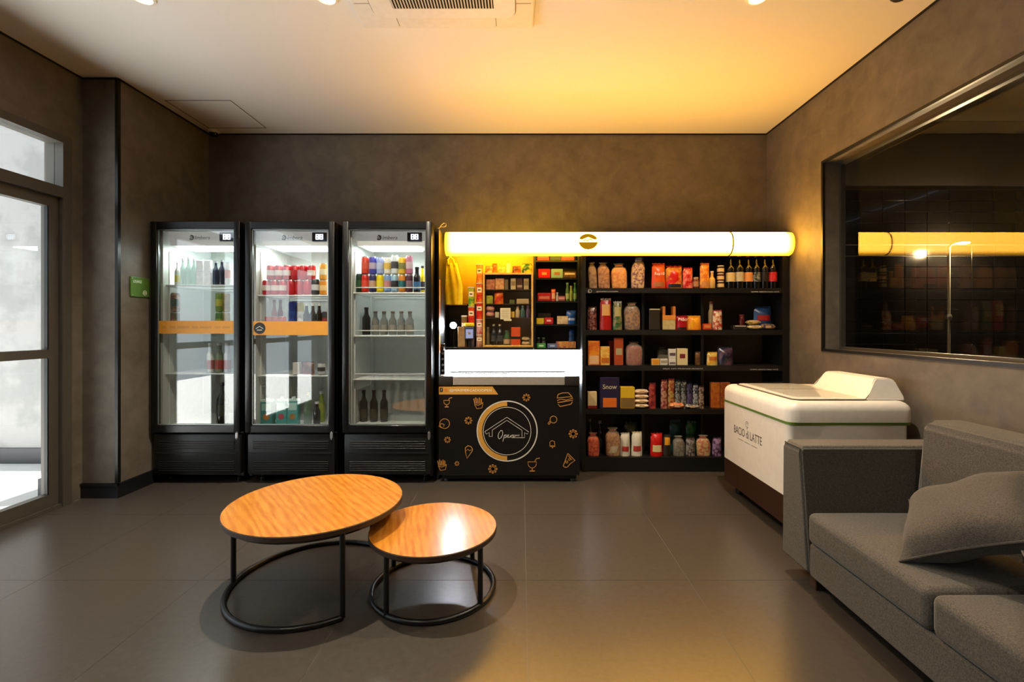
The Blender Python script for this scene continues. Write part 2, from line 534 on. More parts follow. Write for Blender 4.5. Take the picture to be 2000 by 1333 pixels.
mk('round_emblem', bm, plain('#eef2e2', .5), t, (.0091, hw - .045, -hh + .032))

# pole lamp in the next room, in front of the black tiles
LY = 3.98
lx = X(1853, LY)
t = thing('floor_lamp', 'slim chrome pole lamp with lit head before the black tiles', 'lamp', (lx, LY, -.004))
bm = B(); lathe(bm, [(.11, 0), (.11, .012), (.02, .02)], 24); mk('base', bm, M_BLACKG, t, smooth=True)
zt = Z(482, LY)
bm = B(); rod(bm, (0, 0, .015), (0, 0, zt), .011, 12); mk('pole', bm, plain('#d8c9a4', .25, .4), t, smooth=True)
bm = B(); tube(bm, [(0, 0, zt - .002), (.01, -.01, zt + .02), (.05, -.02, zt + .036), (.09, -.03, zt + .04)], .009, 8); mk('arm', bm, plain('#c9c2b4', .18, 1.0), t, smooth=True)
bm = B(); box(bm, .055, .135, -.055, -.01, zt + .022, zt + .036, .006, 2); mk('lamp_head', bm, emit('#ffdf90', 14.0), t)
bm = B(); lathe(bm, [(.016, Z(625, LY)), (.022, Z(621, LY)), (.022, Z(617, LY)), (.016, Z(613, LY))], 12); mk('knob', bm, M_STEEL, t, smooth=True)
l = bpy.data.lights.new('lamp_glow', 'POINT'); l.energy = LAMP_W; l.color = (1, .72, .38); l.shadow_soft_size = .02
o = bpy.data.objects.new('lamp_glow', l); link(o); o.parent = t; o.location = (.09, -.03, zt - .0)
# ================================================================== goods: one builder per kind of package
ORD = ['first', 'second', 'third', 'fourth', 'fifth', 'sixth', 'seventh', 'eighth', 'ninth', 'tenth', 'eleventh', 'twelfth']
_pending = []          # (object, description, place, px) -> labels are made unique at the end

def goods(name, desc, place, cat, loc, px, rz=0.0, group=None):
    t = empty(name, loc, rz); t['category'] = cat
    if group: t['group'] = group
    _pending.append((t, desc, place, px, loc[2]))
    return t

def finish_labels():
    by = {}
    for it in _pending: by.setdefault((it[1], it[2]), []).append(it)
    for (d, p), its in by.items():
        if len(its) == 1:
            its[0][0]['label'] = f'{d} {p}'
        else:
            its.sort(key=lambda q: q[3])
            for k, it in enumerate(its):
                pos = 'leftmost' if k == 0 else ('rightmost' if k == len(its) - 1 else ORD[k] + ' from left')
                it[0]['label'] = f'{pos} {d} {p}' if ' from ' not in pos else f'{d}, {pos}, {p}'

def can(t, w, h, c, c2=None, lab=None, cap='#c9cacc'):
    r = w / 2
    bm = B(); lathe(bm, [(r * .78, 0), (r * .82, .003), (r, h * .05), (r, h * .9), (r * .84, h * .97)], 20)
    mk('can_body', bm, plain(c, .28, .1, c2, 25), t, smooth=True)
    bm = B(); lathe(bm, [(r * .85, h * .965), (r * .88, h * .985), (r * .86, h), (r * .8, h), (r * .78, h * .985), (.0005, h * .985)], 20); mk('can_lid', bm, plain(cap, .3, .7), t, smooth=True)
    if lab:
        band(t, r + .0006, h * .3, h * .66, lab, 'printed_label', 160)

def band(t, r, z0, z1, c, name='paper_label', span=360, c2=None):
    bm = B(); n = 20; rows = []
    a0 = -PI / 2 - math.radians(span / 2)
    for z in (z0, z1):
        rows.append([bm.verts.new((r * math.cos(a0 + math.radians(span) * i / n), r * math.sin(a0 + math.radians(span) * i / n), z)) for i in range(n + 1)])
    for i in range(n): bm.faces.new((rows[0][i], rows[0][i + 1], rows[1][i + 1], rows[1][i]))
    return mk(name, bm, plain(c, .45, 0, c2, 40), t, smooth=True)

def bottle(t, w, h, c, lab=None, cap='#c8c8c8', neck=.34, sh=.58, lab2=None, glass=None, body='bottle_body', lz=(.12, .42)):
    """w, h outer size; neck = neck radius share; sh = shoulder start share"""
    r = w / 2; rn = r * neck
    m = glass if glass else plain(c, .12, coat=.3)
    bm = B(); lathe(bm, [(r * .9, 0), (r, .004), (r, h * sh), (r * .93, h * (sh + .05)), (r * .62, h * (sh + .13)), (rn * 1.1, h * (sh + .2)), (rn, h * .94)], 20)
    mk(body, bm, m, t, smooth=True)
    bm = B(); lathe(bm, [(rn * 1.15, h * .915), (rn * 1.18, h * .92), (rn * 1.18, h), (rn * 1.05, h)], 14); mk('cap', bm, plain(cap, .35), t, smooth=True)
    if lab: band(t, r + .0008, h * lz[0], h * lz[1], lab, 'paper_label', 230, lab2)

def carton(t, w, h, d, c, c2=None, lab=None, txt=None, tc='#f4f0e6', lz=(.35, .75), lw=.8, scale=35, tz=.72):
    bm = B(); box(bm, -w / 2, w / 2, -d / 2, d / 2, 0, h, min(.003, w * .06), 1); mk('box_body', bm, plain(c, .42, 0, c2, scale), t)
    if lab:
        bm = B(); box(bm, -w / 2 * lw, w / 2 * lw, -d / 2 - .0012, -d / 2 + .001, h * lz[0], h * lz[1]); mk('printed_panel', bm, plain(lab, .42, 0, None, 60), t)
    if txt: text('lettering', txt, w * .72, plain(tc, .5), t, (0, -d / 2 - .0014, h * tz))

def bag_pt(w, h, d, u, v, side, flat, rnd):
    # u -1..1 across, v 0..1 up
    vv = 2 * v - 1
    e = (1 - abs(u) ** 2.6) * ((1 - abs(vv) ** 5) if not flat else (1 - max(0, vv) ** 3) * (1 if v > .0 else 1))
    pinch = 1 - .05 * (1 - abs(vv) ** 2) if not flat else 1 - .1 * v ** 2 + .02 * math.sin(9 * v)
    x = u * w / 2 * pinch
    y = side * d / 2 * e + rnd(u, v) * (.3 * d) * (1 - abs(vv) ** 6)
    return (x, y, v * h)

def bag(t, w, h, d, c, c2=None, lab=None, lab2=None, flat=True, txt=None, tc='#f8f4ea', scale=28, lz=(.2, .7), seal=None, tz=.5):
    s0 = random.random() * 9
    rnd = lambda u, v: .25 * math.sin(5 * u + s0 + 3 * v) * math.sin(6 * v + s0 * 2) * (1 - abs(u))
    nx, nz = 8, 10
    bm = B(); g = {}
    for side in (-1, 1):
        for i in range(nx + 1):
            for j in range(nz + 1):
                u = -1 + 2 * i / nx; v = j / nz
                if side == 1 and (i in (0, nx) or (j == nz) or (j == 0 and not flat)):
                    g[(side, i, j)] = g[(-1, i, j)]; continue
                g[(side, i, j)] = bm.verts.new(bag_pt(w, h * .94, d, u, v, side, flat, rnd))
    for side in (-1, 1):
        for i in range(nx):
            for j in range(nz):
                q = [g[(side, i, j)], g[(side, i + 1, j)], g[(side, i + 1, j + 1)], g[(side, i, j + 1)]]
                q2 = []
                for v in q:
                    if v not in q2: q2.append(v)
                if len(q2) > 2:
                    try: bm.faces.new(q2)
                    except ValueError: pass
    if flat:
        try: bm.faces.new([g[(-1, i, 0)] for i in range(nx + 1)] + [g[(1, i, 0)] for i in range(nx - 1, 0, -1)])
        except ValueError: pass
    mk('bag_body', bm, plain(c, .3, 0, c2, scale), t, smooth=True)
    # crimped top seal
    bm = B(); n = 14
    top = [(-w / 2 + w * i / n, (.0018 if i % 2 else -.0018)) for i in range(n + 1)]
    r0 = [bm.verts.new((x * .9, y, h * .935)) for x, y in top]; r1 = [bm.verts.new((x * .91, y, h * (1 - .012 * math.sin(3 + 20 * x / w)))) for x, y in top]
    for i in range(n): bm.faces.new((r0[i], r0[i + 1], r1[i + 1], r1[i]))
    mk('top_seal', bm, plain(seal or c, .35), t)
    if lab:
        bm = B(); rows = []
        for j in range(6):
            v = lz[0] + (lz[1] - lz[0]) * j / 5
            rows.append([bm.verts.new(Vector(bag_pt(w, h * .94, d, -.72 + 1.44 * i / 8, v, -1, flat, rnd)) + Vector((0, -.0018, 0))) for i in range(9)])
        for a, b in zip(rows, rows[1:]):
            for i in range(8): bm.faces.new((a[i], a[i + 1], b[i + 1], b[i]))
        mk('printed_panel', bm, plain(lab, .4, 0, lab2, 45), t, smooth=True)
    if txt: text('lettering', txt, w * .7, plain(tc, .5), t, (0, -d / 2 - .004, h * tz))

def sack(t, w, h, d, c, c2=None, tie=None, film=None, lab=None):
    """clear bag of bread or snacks, gathered at the top"""
    s0 = random.random() * 6; lean = random.uniform(-.06, .06)
    def ring(s, z, n=18):
        out = []
        for i in range(n):
            ca, sa = math.cos(2 * PI * i / n), math.sin(2 * PI * i / n)
            k = 1 + .05 * math.sin(5 * i + 40 * z + s0) + .03 * math.sin(3 * i - 70 * z)
            out.append((w / 2 * s * math.copysign(abs(ca) ** .7, ca) * k + lean * z, d / 2 * s * math.copysign(abs(sa) ** .7, sa) * k, z))
        return out
    def skin(lst):
        bm = B(); rr = [[bm.verts.new(p) for p in ring(s, z)] for s, z in lst]
        for a, b in zip(rr, rr[1:]):
            for i in range(18):
                j = (i + 1) % 18; bm.faces.new((a[i], a[j], b[j], b[i]))
        bm.faces.new(rr[0]); bm.faces.new(rr[-1]); return bm
    mk('contents', skin([(.86, 0.002), (.94, h * .1), (.96, h * .45), (.93, h * .66), (.78, h * .78), (.5, h * .84)]), plain(c, .5, 0, c2, 40), t, smooth=True)
    mk('clear_film', skin([(.93, 0), (1.0, h * .1), (1.0, h * .5), (.97, h * .7), (.82, h * .82), (.5, h * .89), (.42, h * .915), (.44, h * .94), (.7, h)]), clear(film or '#e8dcc0', .16, .12), t, smooth=True)
    mk('tie', skin([(.43, h * .905), (.47, h * .916), (.47, h * .928), (.43, h * .94)]), plain(tie or c, .6), t)
    if lab:
        bm = B(); rows = []
        for z in (h * .12, h * .36):
            rows.append([bm.verts.new((w / 2 * 1.015 * math.cos(a), d / 2 * 1.015 * math.sin(a), z)) for a in [PI * 1.22 + PI * .56 * i / 8 for i in range(9)]])
        for i in range(8): bm.faces.new((rows[0][i], rows[0][i + 1], rows[1][i + 1], rows[1][i]))
        mk('printed_panel', bm, plain(lab, .5), t, smooth=True)

def jar(t, w, h, c, lid='#b0302a', lab=None):
    r = w / 2
    bm = B(); lathe(bm, [(r * .92, 0), (r, .004), (r, h * .74), (r * .85, h * .82), (r * .8, h * .84)], 18); mk('jar_body', bm, plain(c, .18, coat=.4), t, smooth=True)
    bm = B(); lathe(bm, [(r * .88, h * .83), (r * .9, h * .84), (r * .9, h * .99), (r * .82, h)], 18); mk('lid', bm, plain(lid, .35), t, smooth=True)
    if lab: band(t, r + .0008, h * .16, h * .62, lab)

def chip_tube(t, w, h, c, c2=None, lid='#e9e3d2'):
    r = w / 2
    bm = B(); lathe(bm, [(r, 0), (r, h * .955)], 20); mk('tube_body', bm, plain(c, .35, 0, c2, 26), t, smooth=True)
    bm = B(); lathe(bm, [(r * 1.04, h * .95), (r * 1.06, h * .955), (r * 1.06, h * .995), (r * .95, h)], 20); mk('plastic_lid', bm, plain(lid, .4), t, smooth=True)
    band(t, r + .0006, h * .5, h * .76, '#f0e2c0', 'printed_label', 96)
    bm = B(); tmp = []
    band(t, r + .001, h * .6, h * .66, '#2a150a', 'printed_mark', 46)
    bm.free()

def pillow_pack(t, w, h, d, c, c2=None):
    bm = B(); n = 10; rr = []
    for i in range(n + 1):
        u = -1 + 2 * i / n
        s = (1 - abs(u) ** 5) ** .5 if abs(u) < 1 else .12
        s = max(s, .12)
        rr.append([bm.verts.new((u * w / 2, d / 2 * (.9 + .1 * s) * math.cos(2 * PI * k / 12), h / 2 + h / 2 * s * math.sin(2 * PI * k / 12))) for k in range(12)])
    for a, b in zip(rr, rr[1:]):
        for k in range(12):
            l = (k + 1) % 12; bm.faces.new((a[k], a[l], b[l], b[k]))
    bm.faces.new(rr[0]); bm.faces.new(rr[-1])
    mk('pack_body', bm, plain(c, .4, 0, c2, 40), t, smooth=True)
    bm = B(); box(bm, -w * .18, w * .18, -d / 2 - .0012, -d / 2 + .004, h * .3, h * .7); mk('printed_panel', bm, plain('#c9a06a', .45), t)

KIND = {'can': ('drink_can', 'can'), 'bottle': ('drink_bottle', 'bottle'), 'wine': ('wine_bottle', 'bottle'), 'box': ('food_box', 'box'),
        'bag': ('food_bag', 'bag'), 'sack': ('snack_sack', 'bag'), 'jar': ('food_jar', 'jar'), 'tube': ('chip_tube', 'snack tube'),
        'pack': ('rice_pack', 'food pack'), 'juice': ('juice_carton', 'carton'), 'carrier': ('handled_carton', 'carton')}

def put(kind, px, w, h, desc, place, yf, zb, kw, group=None, rz=0.0, stack=0.0, dy=0.0, name=None, cat=None):
    """one thing of the given kind: px centre column and w, h in photo pixels at its depth; yf = its front, zb = what it stands on"""
    s = yf / F
    W_, H_ = w * s, h * s
    kw = dict(kw)
    D_ = kw.pop('dep', None)
    if kind in ('can', 'bottle', 'wine', 'jar', 'tube'): D_ = W_
    elif D_ is None: D_ = min(.09, max(.03, W_ * .55))
    yc = yf + D_ / 2 + dy
    x = X(px, yf)
    nm, ct = KIND[kind]
    t = goods(name or nm, desc, place, cat or ct, (x, yc, zb + stack), px, rz, group)
    if kind == 'can': can(t, W_, H_, **kw)
    elif kind == 'bottle': bottle(t, W_, H_, **kw)
    elif kind == 'wine': bottle(t, W_, H_, neck=.36, sh=.56, lz=(.2, .47), **kw)
    elif kind == 'box': carton(t, W_, H_, D_, **kw)
    elif kind == 'bag': bag(t, W_, H_, D_, **kw)
    elif kind == 'sack': sack(t, W_, H_, D_, **kw)
    elif kind == 'jar': jar(t, W_, H_, **kw)
    elif kind == 'tube': chip_tube(t, W_, H_, **kw)
    elif kind == 'pack': pillow_pack(t, W_, H_, D_, **kw)
    elif kind == 'juice':
        fruit = kw.pop('fruit', '#c8402a')
        carton(t, W_, H_ * .86, D_, **kw)
        bm = B()
        prism(bm, [(-W_ / 2, H_ * .86), (W_ / 2, H_ * .86), (W_ * .42, H_ * .93), (-W_ * .42, H_ * .93)], -D_ / 2 * .98, D_ / 2 * .98)
        mk('carton_top', bm, plain('#cfe8e6', .4), t)
        bm = B(); lathe(bm, [(W_ * .17, H_ * .93), (W_ * .17, H_), (W_ * .14, H_)], 12); mk('cap', bm, plain('#d8efe8', .4), t)
        bm = B(); prism(bm, circ(0, H_ * .3, W_ * .28, 14), -D_ / 2 - .0012, -D_ / 2); mk('printed_fruit', bm, plain(fruit, .4), t)
    elif kind == 'carrier':
        carton(t, W_, H_ * .6, D_, **kw)
        bm = B()
        for sx in (-1, 1): box(bm, sx * W_ * .4 - W_ * .1, sx * W_ * .4 + W_ * .1, -D_ / 2, D_ / 2, H_ * .58, H_ * .999)
        mk('handle_straps', bm, plain('#c9762c', .5), t)
        bm = B(); box(bm, -W_ / 2 * 1.01, W_ / 2 * 1.01, -D_ / 2 - .001, D_ / 2, H_ * .42, H_ * .62); mk('printed_panel', bm, plain('#d98a34', .5), t)
    return t
# ================================================================== three glass-door coolers
Y0 = 3.47
CW, CH, CD = .664, 1.957, .655
M_CAB = plain('#050506', .3)
M_LINER = plain('#d4d8d4', .45)
M_DOORG = glass_mat(1.5, (.97, .985, .98), boost=2.6)
M_WIRE = plain('#e6e8e6', .35)
BANDC = '#c98a2a'

def glow_plastic(c, e):
    m, nt, b = new_mat('glow_plastic')
    b.inputs['Base Color'].default_value = (*lin(c), 1); b.inputs['Roughness'].default_value = .5
    b.inputs['Emission Color'].default_value = (*lin(c), 1); b.inputs['Emission Strength'].default_value = e   # glow put into the plastic so the canopy front looks lit
    return m

def cooler(x0, label, shelves, guard, band_, canopy_dim, logo):
    t = thing('drinks_cooler', label, 'cooler', (x0, Y0, 0), 0, 'black glass-door drinks coolers')
    w = CW
    # outer cabinet
    for nm, a in (('side_panel', (0, .03, .055, CD, .05, CH)), ('side_panel', (w - .03, w, .055, CD, .05, CH))):
        bm = B(); box(bm, *a, .004, 1); mk(nm, bm, M_CAB, t)
    bm = B(); box(bm, .03, w - .03, CD - .03, CD, .05, CH); mk('back_panel', bm, M_CAB, t)
    bm = B(); box(bm, .03, w - .03, .055, CD - .03, CH - .035, CH - .001); mk('top_panel', bm, M_CAB, t)
    # machine compartment with louvres
    bm = B(); box(bm, .03, w - .03, .06, CD - .03, .06, .40); mk('machine_compartment', bm, M_CAB, t)
    bm = B(); box(bm, .006, w - .006, .02, .06, .075, .375, .012, 2); g = mk('grille', bm, plain('#0f0f10', .4), t, smooth=True)
    bm = B()
    for k in range(4): box(bm, .05, w - .05, .012, .022, .315 - k * .017, .323 - k * .017, .002, 1)
    for k in range(5): box(bm, .05, w - .05, .012, .022, .165 - k * .016, .172 - k * .016, .002, 1)
    box(bm, .03, w - .03, .010, .022, .232, .238)
    mk('louvres', bm, plain('#0b0b0c', .5), g)
    for sx in (.07, w - .07):
        for sy in (.12, CD - .1):
            bm = B(); lathe(bm, [(.022, 0), (.022, .03), (.014, .034), (.014, .06)], 12, sx, sy); mk('foot', bm, M_BLACKG, t, smooth=True)
    # white liner
    bm = B(); li = .05
    box(bm, .031, li, .06, CD - .05, .41, CH - .036); box(bm, w - li, w - .031, .06, CD - .05, .41, CH - .036)
    box(bm, li, w - li, CD - .06, CD - .031, .41, CH - .036); box(bm, li, w - li, .06, CD - .06, CH - .06, CH - .036)
    box(bm, li, w - li, .06, CD - .06, .401, .425)
    mk('inner_liner', bm, M_LINER, t)
    # light canopy with logo and display
    z0, z1 = 1.79, CH - .061
    bm = B()
    A = [(li + .035, z0), (w - li - .012, z0), (w - li - .004, z1), (li + .02, z1)]
    prism(bm, A, .085, .33)
    cn = mk('light_canopy', bm, glow_plastic('#c9c6c2', .4), t)
    text('brand_lettering', 'Imbera', .115, plain('#8d8f96' if canopy_dim else '#1d1c1e', .5), cn, (.33, .0845, 1.852), shear=.25)
    bm = B(); stroke(bm, circ(.247, 1.852, .015, 16, -2.6, 1.9), .010, .083, .0845); stroke(bm, circ(.246, 1.857, .008, 10), .005, .083, .0845, True)
    mk('brand_emblem', bm, plain('#8d8f96' if canopy_dim else '#1d1c1e', .5), cn)
    bm = B(); box(bm, .463, .575, .076, .086, 1.822, 1.89, .004, 2); ds = mk('display', bm, plain('#141a2c', .2), cn)
    bm = B()
    for k, (dx, dz) in enumerate(((0, 0), (.03, 0))):
        cx, cz = .505 + dx, 1.856 + dz
        stroke(bm, [(cx - .009, cz - .018), (cx + .009, cz - .018), (cx + .009, cz + .018), (cx - .009, cz + .018)], .0075, .0745, .0765, True)
        stroke(bm, [(cx - .009, cz), (cx + .009, cz)], .006, .0745, .0765)
    mk('display_digits', bm, emit('#dfe8ff', 9.0), ds)
    bm = B(); box(bm, .12, w - .13, .11, .31, 1.781, 1.7895); mk('lamp_tube', bm, emit('#eefaf6', COOL_E), cn)
    # wire shelves
    for k, z in enumerate(shelves):
        bm = B(); y1, y2 = .085, CD - .075; a, b = li + .004, w - li - .004
        rod(bm, (a, y1, z), (b, y1, z), .006, 8); rod(bm, (a, y2, z), (b, y2, z), .004)
        n = 54
        for i in range(n + 1): rod(bm, (a + (b - a) * i / n, y1, z), (a + (b - a) * i / n, y2, z), .0032, 5)
        rod(bm, (a, .3, z - .006), (b, .3, z - .006), .004)
        sh = mk('wire_shelf', bm, M_WIRE, t)
        if guard:
            bm = B(); tube(bm, [(a + .008, y1, z), (a + .008, y1, z + .036), (a + .014, y1, z + .042), (b - .014, y1, z + .042), (b - .008, y1, z + .036), (b - .008, y1, z)], .004, 6)
            mk('front_guard', bm, M_WIRE, sh)
    bm = B()
    for sx in (li + .003, w - li - .003): rod(bm, (sx, .12, .43), (sx, .12, 1.75), .004); rod(bm, (sx, .5, .43), (sx, .5, 1.75), .004)
    mk('shelf_rails', bm, M_WIRE, t)
    # door
    bw = .046; d0, d1 = .388, CH
    bm = B()
    box(bm, 0, bw, 0, .045, d0, d1, .006, 2); box(bm, w - bw, w, 0, .045, d0, d1, .006, 2)
    box(bm, bw - .005, w - bw + .005, 0.001, .045, d0, d0 + .056, .004, 1); box(bm, bw - .005, w - bw + .005, 0.001, .045, d1 - .056, d1, .004, 1)
    dr = mk('door_frame', bm, M_CAB, t, smooth=True)
    bm = B(); box(bm, bw - .004, w - bw + .004, .02, .026, d0 + .05, d1 - .05); mk('door_glass', bm, M_DOORG, dr)
    bm = B(); e = .007
    for a in ((bw, bw + e, d0 + .056, d1 - .056), (w - bw - e, w - bw, d0 + .056, d1 - .056), (bw, w - bw, d0 + .056, d0 + .056 + e), (bw, w - bw, d1 - .056 - e, d1 - .056)):
        box(bm, a[0], a[1], .012, .019, a[2], a[3])
    mk('glass_edge', bm, plain('#8f9696', .3, .6), dr)
    bm = B(); box(bm, w - .028, w - .008, -.012, .0, .35, .392, .002, 1); rod(bm, (w - .018, -.006, .34), (w - .018, -.006, .40), .006, 8); mk('hinge', bm, M_STEEL, t)
    if band_:
        za, zb = band_
        bm = B(); box(bm, bw + .001, w - bw - .001, .0175, .0199, za, zb); st = mk('sticker_band', bm, plain(BANDC, .45), dr)
        if logo:
            cz = (za + zb) / 2
            bm = B(); prism(bm, circ(bw + .055, cz, .043, 24), .0155, .0174); em = mk('round_logo', bm, M_BLACK, st)
            bm = B(); stroke(bm, [(bw + .028, cz - .004), (bw + .055, cz + .014), (bw + .082, cz - .004)], .004, .0148, .0154); stroke(bm, [(bw + .036, cz - .014), (bw + .074, cz - .014)], .005, .0148, .0154)
            mk('house_mark', bm, plain('#cfcabd', .5), em)
        else:
            bm = B()
            for k in range(9):
                xx = bw + .03 + k * .056
                stroke(bm, [(xx, (za + zb) / 2), (xx + .03 + .012 * (k % 3), (za + zb) / 2)], .016, .0165, .0174)
            mk('faded_print', bm, plain('#b17f35', .5), st)
    return t

YS1 = Y0 + .085
def zsh(py): return Z(py, YS1)
C1 = cooler(-2.753, 'black glass-door cooler nearest the left wall, with green bottles and an orange band', [zsh(558), zsh(650), zsh(731)], False, (Z(652, Y0 + .02), Z(627, Y0 + .02)), True, False)
C2 = cooler(-2.052, 'middle black glass-door cooler full of red cans, orange band with round logo', [zsh(578), zsh(650), zsh(735)], False, (Z(655, Y0 + .02), Z(628, Y0 + .02)), False, True)
C3 = cooler(-1.331, 'black glass-door cooler without an orange band, beside the yellow light box', [zsh(573), zsh(657), zsh(742)], True, None, False, False)

YC = Y0 + .105
R = .007
def crow(base_py, items, where, y=YC, z=None, stack=0.0, bottom=False):
    zb = (.425 if bottom else zsh(base_py) + R) if z is None else z
    for it in items:
        kind, px, w, h, desc, kw = it
        put(kind, px, w, h, desc, where, y, zb + .0005, kw, stack=stack)

P = 'on top shelf of left cooler'
GRN = clear('#b9d4c0', .55, .1)
crow(558, [('bottle', 343, 9, 44, 'bottle with yellow label', dict(c='#eef0e0', lab='#f0e23c', cap='#f4f4f0')),
           ('bottle', 354, 10, 52, 'pale green glass bottle', dict(c='#9fbfa8', glass=clear('#8fb8a0', .7, .1), cap='#e8eee8', neck=.4)),
           ('bottle', 365, 10, 54, 'pale green glass bottle', dict(c='#9fbfa8', glass=clear('#8fb8a0', .7, .1), cap='#e8eee8', neck=.4)),
           ('bottle', 376, 10, 52, 'pale green glass bottle', dict(c='#9fbfa8', glass=clear('#8fb8a0', .7, .1), cap='#e8eee8', neck=.4)),
           ('box', 389, 13, 25, 'white carton, lower tier', dict(c='#f2f0ee', c2='#ffffff')),
           ('box', 404, 13, 25, 'white carton, lower tier', dict(c='#f2f0ee', c2='#ffffff')),
           ('bottle', 418, 11, 47, 'navy blue bottle with silver cap', dict(c='#26324e', cap='#cfd2da', neck=.42)),
           ('bottle', 430, 11, 49, 'navy blue bottle with silver cap', dict(c='#1c2744', cap='#cfd2da', neck=.42)),
           ('can', 442, 11, 44, 'white can with red print', dict(c='#f4f2f0', lab='#d9938a'))], P)
crow(558, [('box', 389, 13, 23, 'white carton, upper tier', dict(c='#f6f4f2', c2='#fdfdfd')),
           ('box', 404, 13, 23, 'white carton, upper tier', dict(c='#f6f4f2', c2='#fdfdfd'))], P, stack=25 * YC / F + .001)
P = 'on second shelf of left cooler'
crow(650, [('can', 337, 15, 38, 'brown and silver can, lower tier', dict(c='#6a4a3c', c2='#3f5a52', lab='#8a6a58')),
           ('can', 424, 13, 38, 'green can, lower tier', dict(c='#4d7a3a', lab='#9fb23c')),
           ('can', 438, 13, 38, 'olive gold can, lower tier', dict(c='#8a7a34', c2='#a08d40'))], P)
crow(650, [('can', 337, 15, 38, 'brown and silver can, upper tier', dict(c='#6a4a3c', c2='#a58a78', lab='#3f5a52')),
           ('can', 424, 13, 38, 'green can, upper tier', dict(c='#6f8f3c', lab='#b8b84a')),
           ('can', 438, 13, 38, 'olive gold can, upper tier', dict(c='#7d6a2c', c2='#a08d40'))], P, stack=38 * YC / F + .001)
P = 'on third shelf of left cooler'
crow(731, [('bottle', 407, 13, 58, 'white and red bottle', dict(c='#dfe2dc', lab='#a8483c', cap='#e4e4de', neck=.55)),
           ('bottle', 424, 14, 58, 'grey green bottle with red label', dict(c='#7c8a70', lab='#9a3a30', cap='#c9c9bd', neck=.55)),
           ('bottle', 440, 13, 58, 'pale bottle with red base', dict(c='#c9ccd0', lab='#b0605a', cap='#dcdcdc', neck=.55))], P)
P = 'at the bottom of left cooler'
crow(832, [('wine', 428, 20, 82, 'tall dark green wine bottle', dict(c='#0d1a10', cap='#1c1410', lab='#23301c'))], P, bottom=True)

P = 'on top shelf of middle cooler'
RED, RED2, WHT = '#c01420', '#d8303a', '#f4e8e6'
lower = []
for k, px in enumerate((517, 533, 549, 565, 581, 597)):
    lower.append(('can', px, 15.5, 29, 'red soda can, lower tier', dict(c=RED, c2=None, lab=WHT if k < 3 else '#c81a26')))
lower += [('can', 613, 15, 31, 'black and white can, lower tier', dict(c='#2a2a30', lab='#d8d8dc')), ('can', 628.5, 14, 29, 'orange soda can, lower tier', dict(c='#e08a1c', lab='#f2c98a'))]
crow(578, lower, P)
upper = []
for k, px in enumerate((525, 541, 557, 573, 589, 605)):
    upper.append(('can', px, 15.5, 29, 'red soda can, upper tier', dict(c=RED, lab=WHT if k in (0, 1, 2, 5) else '#cc2530')))
upper += [('can', 628.5, 14, 33, 'orange soda can, upper tier', dict(c='#e8a030', lab='#f4e4c0'))]
crow(578, upper, P, stack=29.2 * YC / F + .001)
crow(578, [('bottle', 533, 11, 58, 'yellow bottle behind the red cans', dict(c='#efd22a', cap='#f0f0e8', neck=.5))], P, y=YC + .13)
P = 'on second shelf of middle cooler'
crow(650, [('bottle', 533, 10, 62, 'slim pink bottle with red cap', dict(c='#b98078', cap='#a03028', neck=.5)), ('bottle', 545, 10, 62, 'slim red brown bottle', dict(c='#8a3a30', cap='#7a2a24', neck=.5)),
           ('can', 568, 17, 60, 'tall blue can', dict(c='#1c3c9c', lab='#3458b8')), ('can', 584, 13, 58, 'tall yellow and white can', dict(c='#c9b43a', lab='#e8e4d8'))], P, y=YC + .1)
crow(650, [('bottle', 596, 12, 55, 'dark brown bottle with white cap', dict(c='#241a12', cap='#e8e6e0', neck=.45, lab='#3a2a1c')), ('bottle', 608.5, 12, 55, 'dark brown bottle with white cap', dict(c='#241a12', cap='#e8e6e0', neck=.45, lab='#3a2a1c')),
           ('bottle', 621, 12, 55, 'dark brown bottle with white cap', dict(c='#241a12', cap='#e8e6e0', neck=.45, lab='#3a2a1c')), ('can', 632, 9.5, 40, 'dark can with red top', dict(c='#3c3a3e', lab='#a83038'))], P)
crow(650, [('can', px, 13, 30, 'short red and white can', dict(c='#b8483c', lab='#e8dcd4')) for px in (521, 535, 549)], P)
P = 'on third shelf of middle cooler'
crow(735, [('box', 578, 14, 24, 'small white carton', dict(c='#c9c2b8')), ('bag', 598, 26, 25, 'brown and green patterned food pouch', dict(c='#4a3a20', c2='#8a4030', scale=60)), ('can', 625, 15, 22, 'short striped silver can', dict(c='#b8b8b4', lab='#3a3430'))], P)
P = 'at the bottom of middle cooler'
crow(832, [('juice', 520, 23, 52, 'teal juice carton with orange fruit', dict(c='#3f8f8c', lab='#9fcfc8', lz=(.62, .92), fruit='#c9802c')),
           ('juice', 549, 21, 54, 'teal juice carton with red fruit', dict(c='#4aa09a', lab='#b8dcd4', lz=(.62, .92), fruit='#b83a44')),
           ('juice', 571, 21, 54, 'teal juice carton with brown fruit', dict(c='#4aa09a', lab='#b8dcd4', lz=(.62, .92), fruit='#a8742c')),
           ('bottle', 598, 15, 62, 'clear green bottle', dict(c='#5a7a5c', glass=clear('#6f8f70', .5, .1), cap='#c9b83a')),
           ('bottle', 616, 13, 44, 'small dark bottle with white cap', dict(c='#1c1216', cap='#d8d2d8', neck=.5))], P, bottom=True)
crow(832, [('bottle', 625, 13, 60, 'yellow green bottle behind the dark one', dict(c='#8f9a2c', cap='#e8e8d8', neck=.5))], P, bottom=True, y=YC + .09)

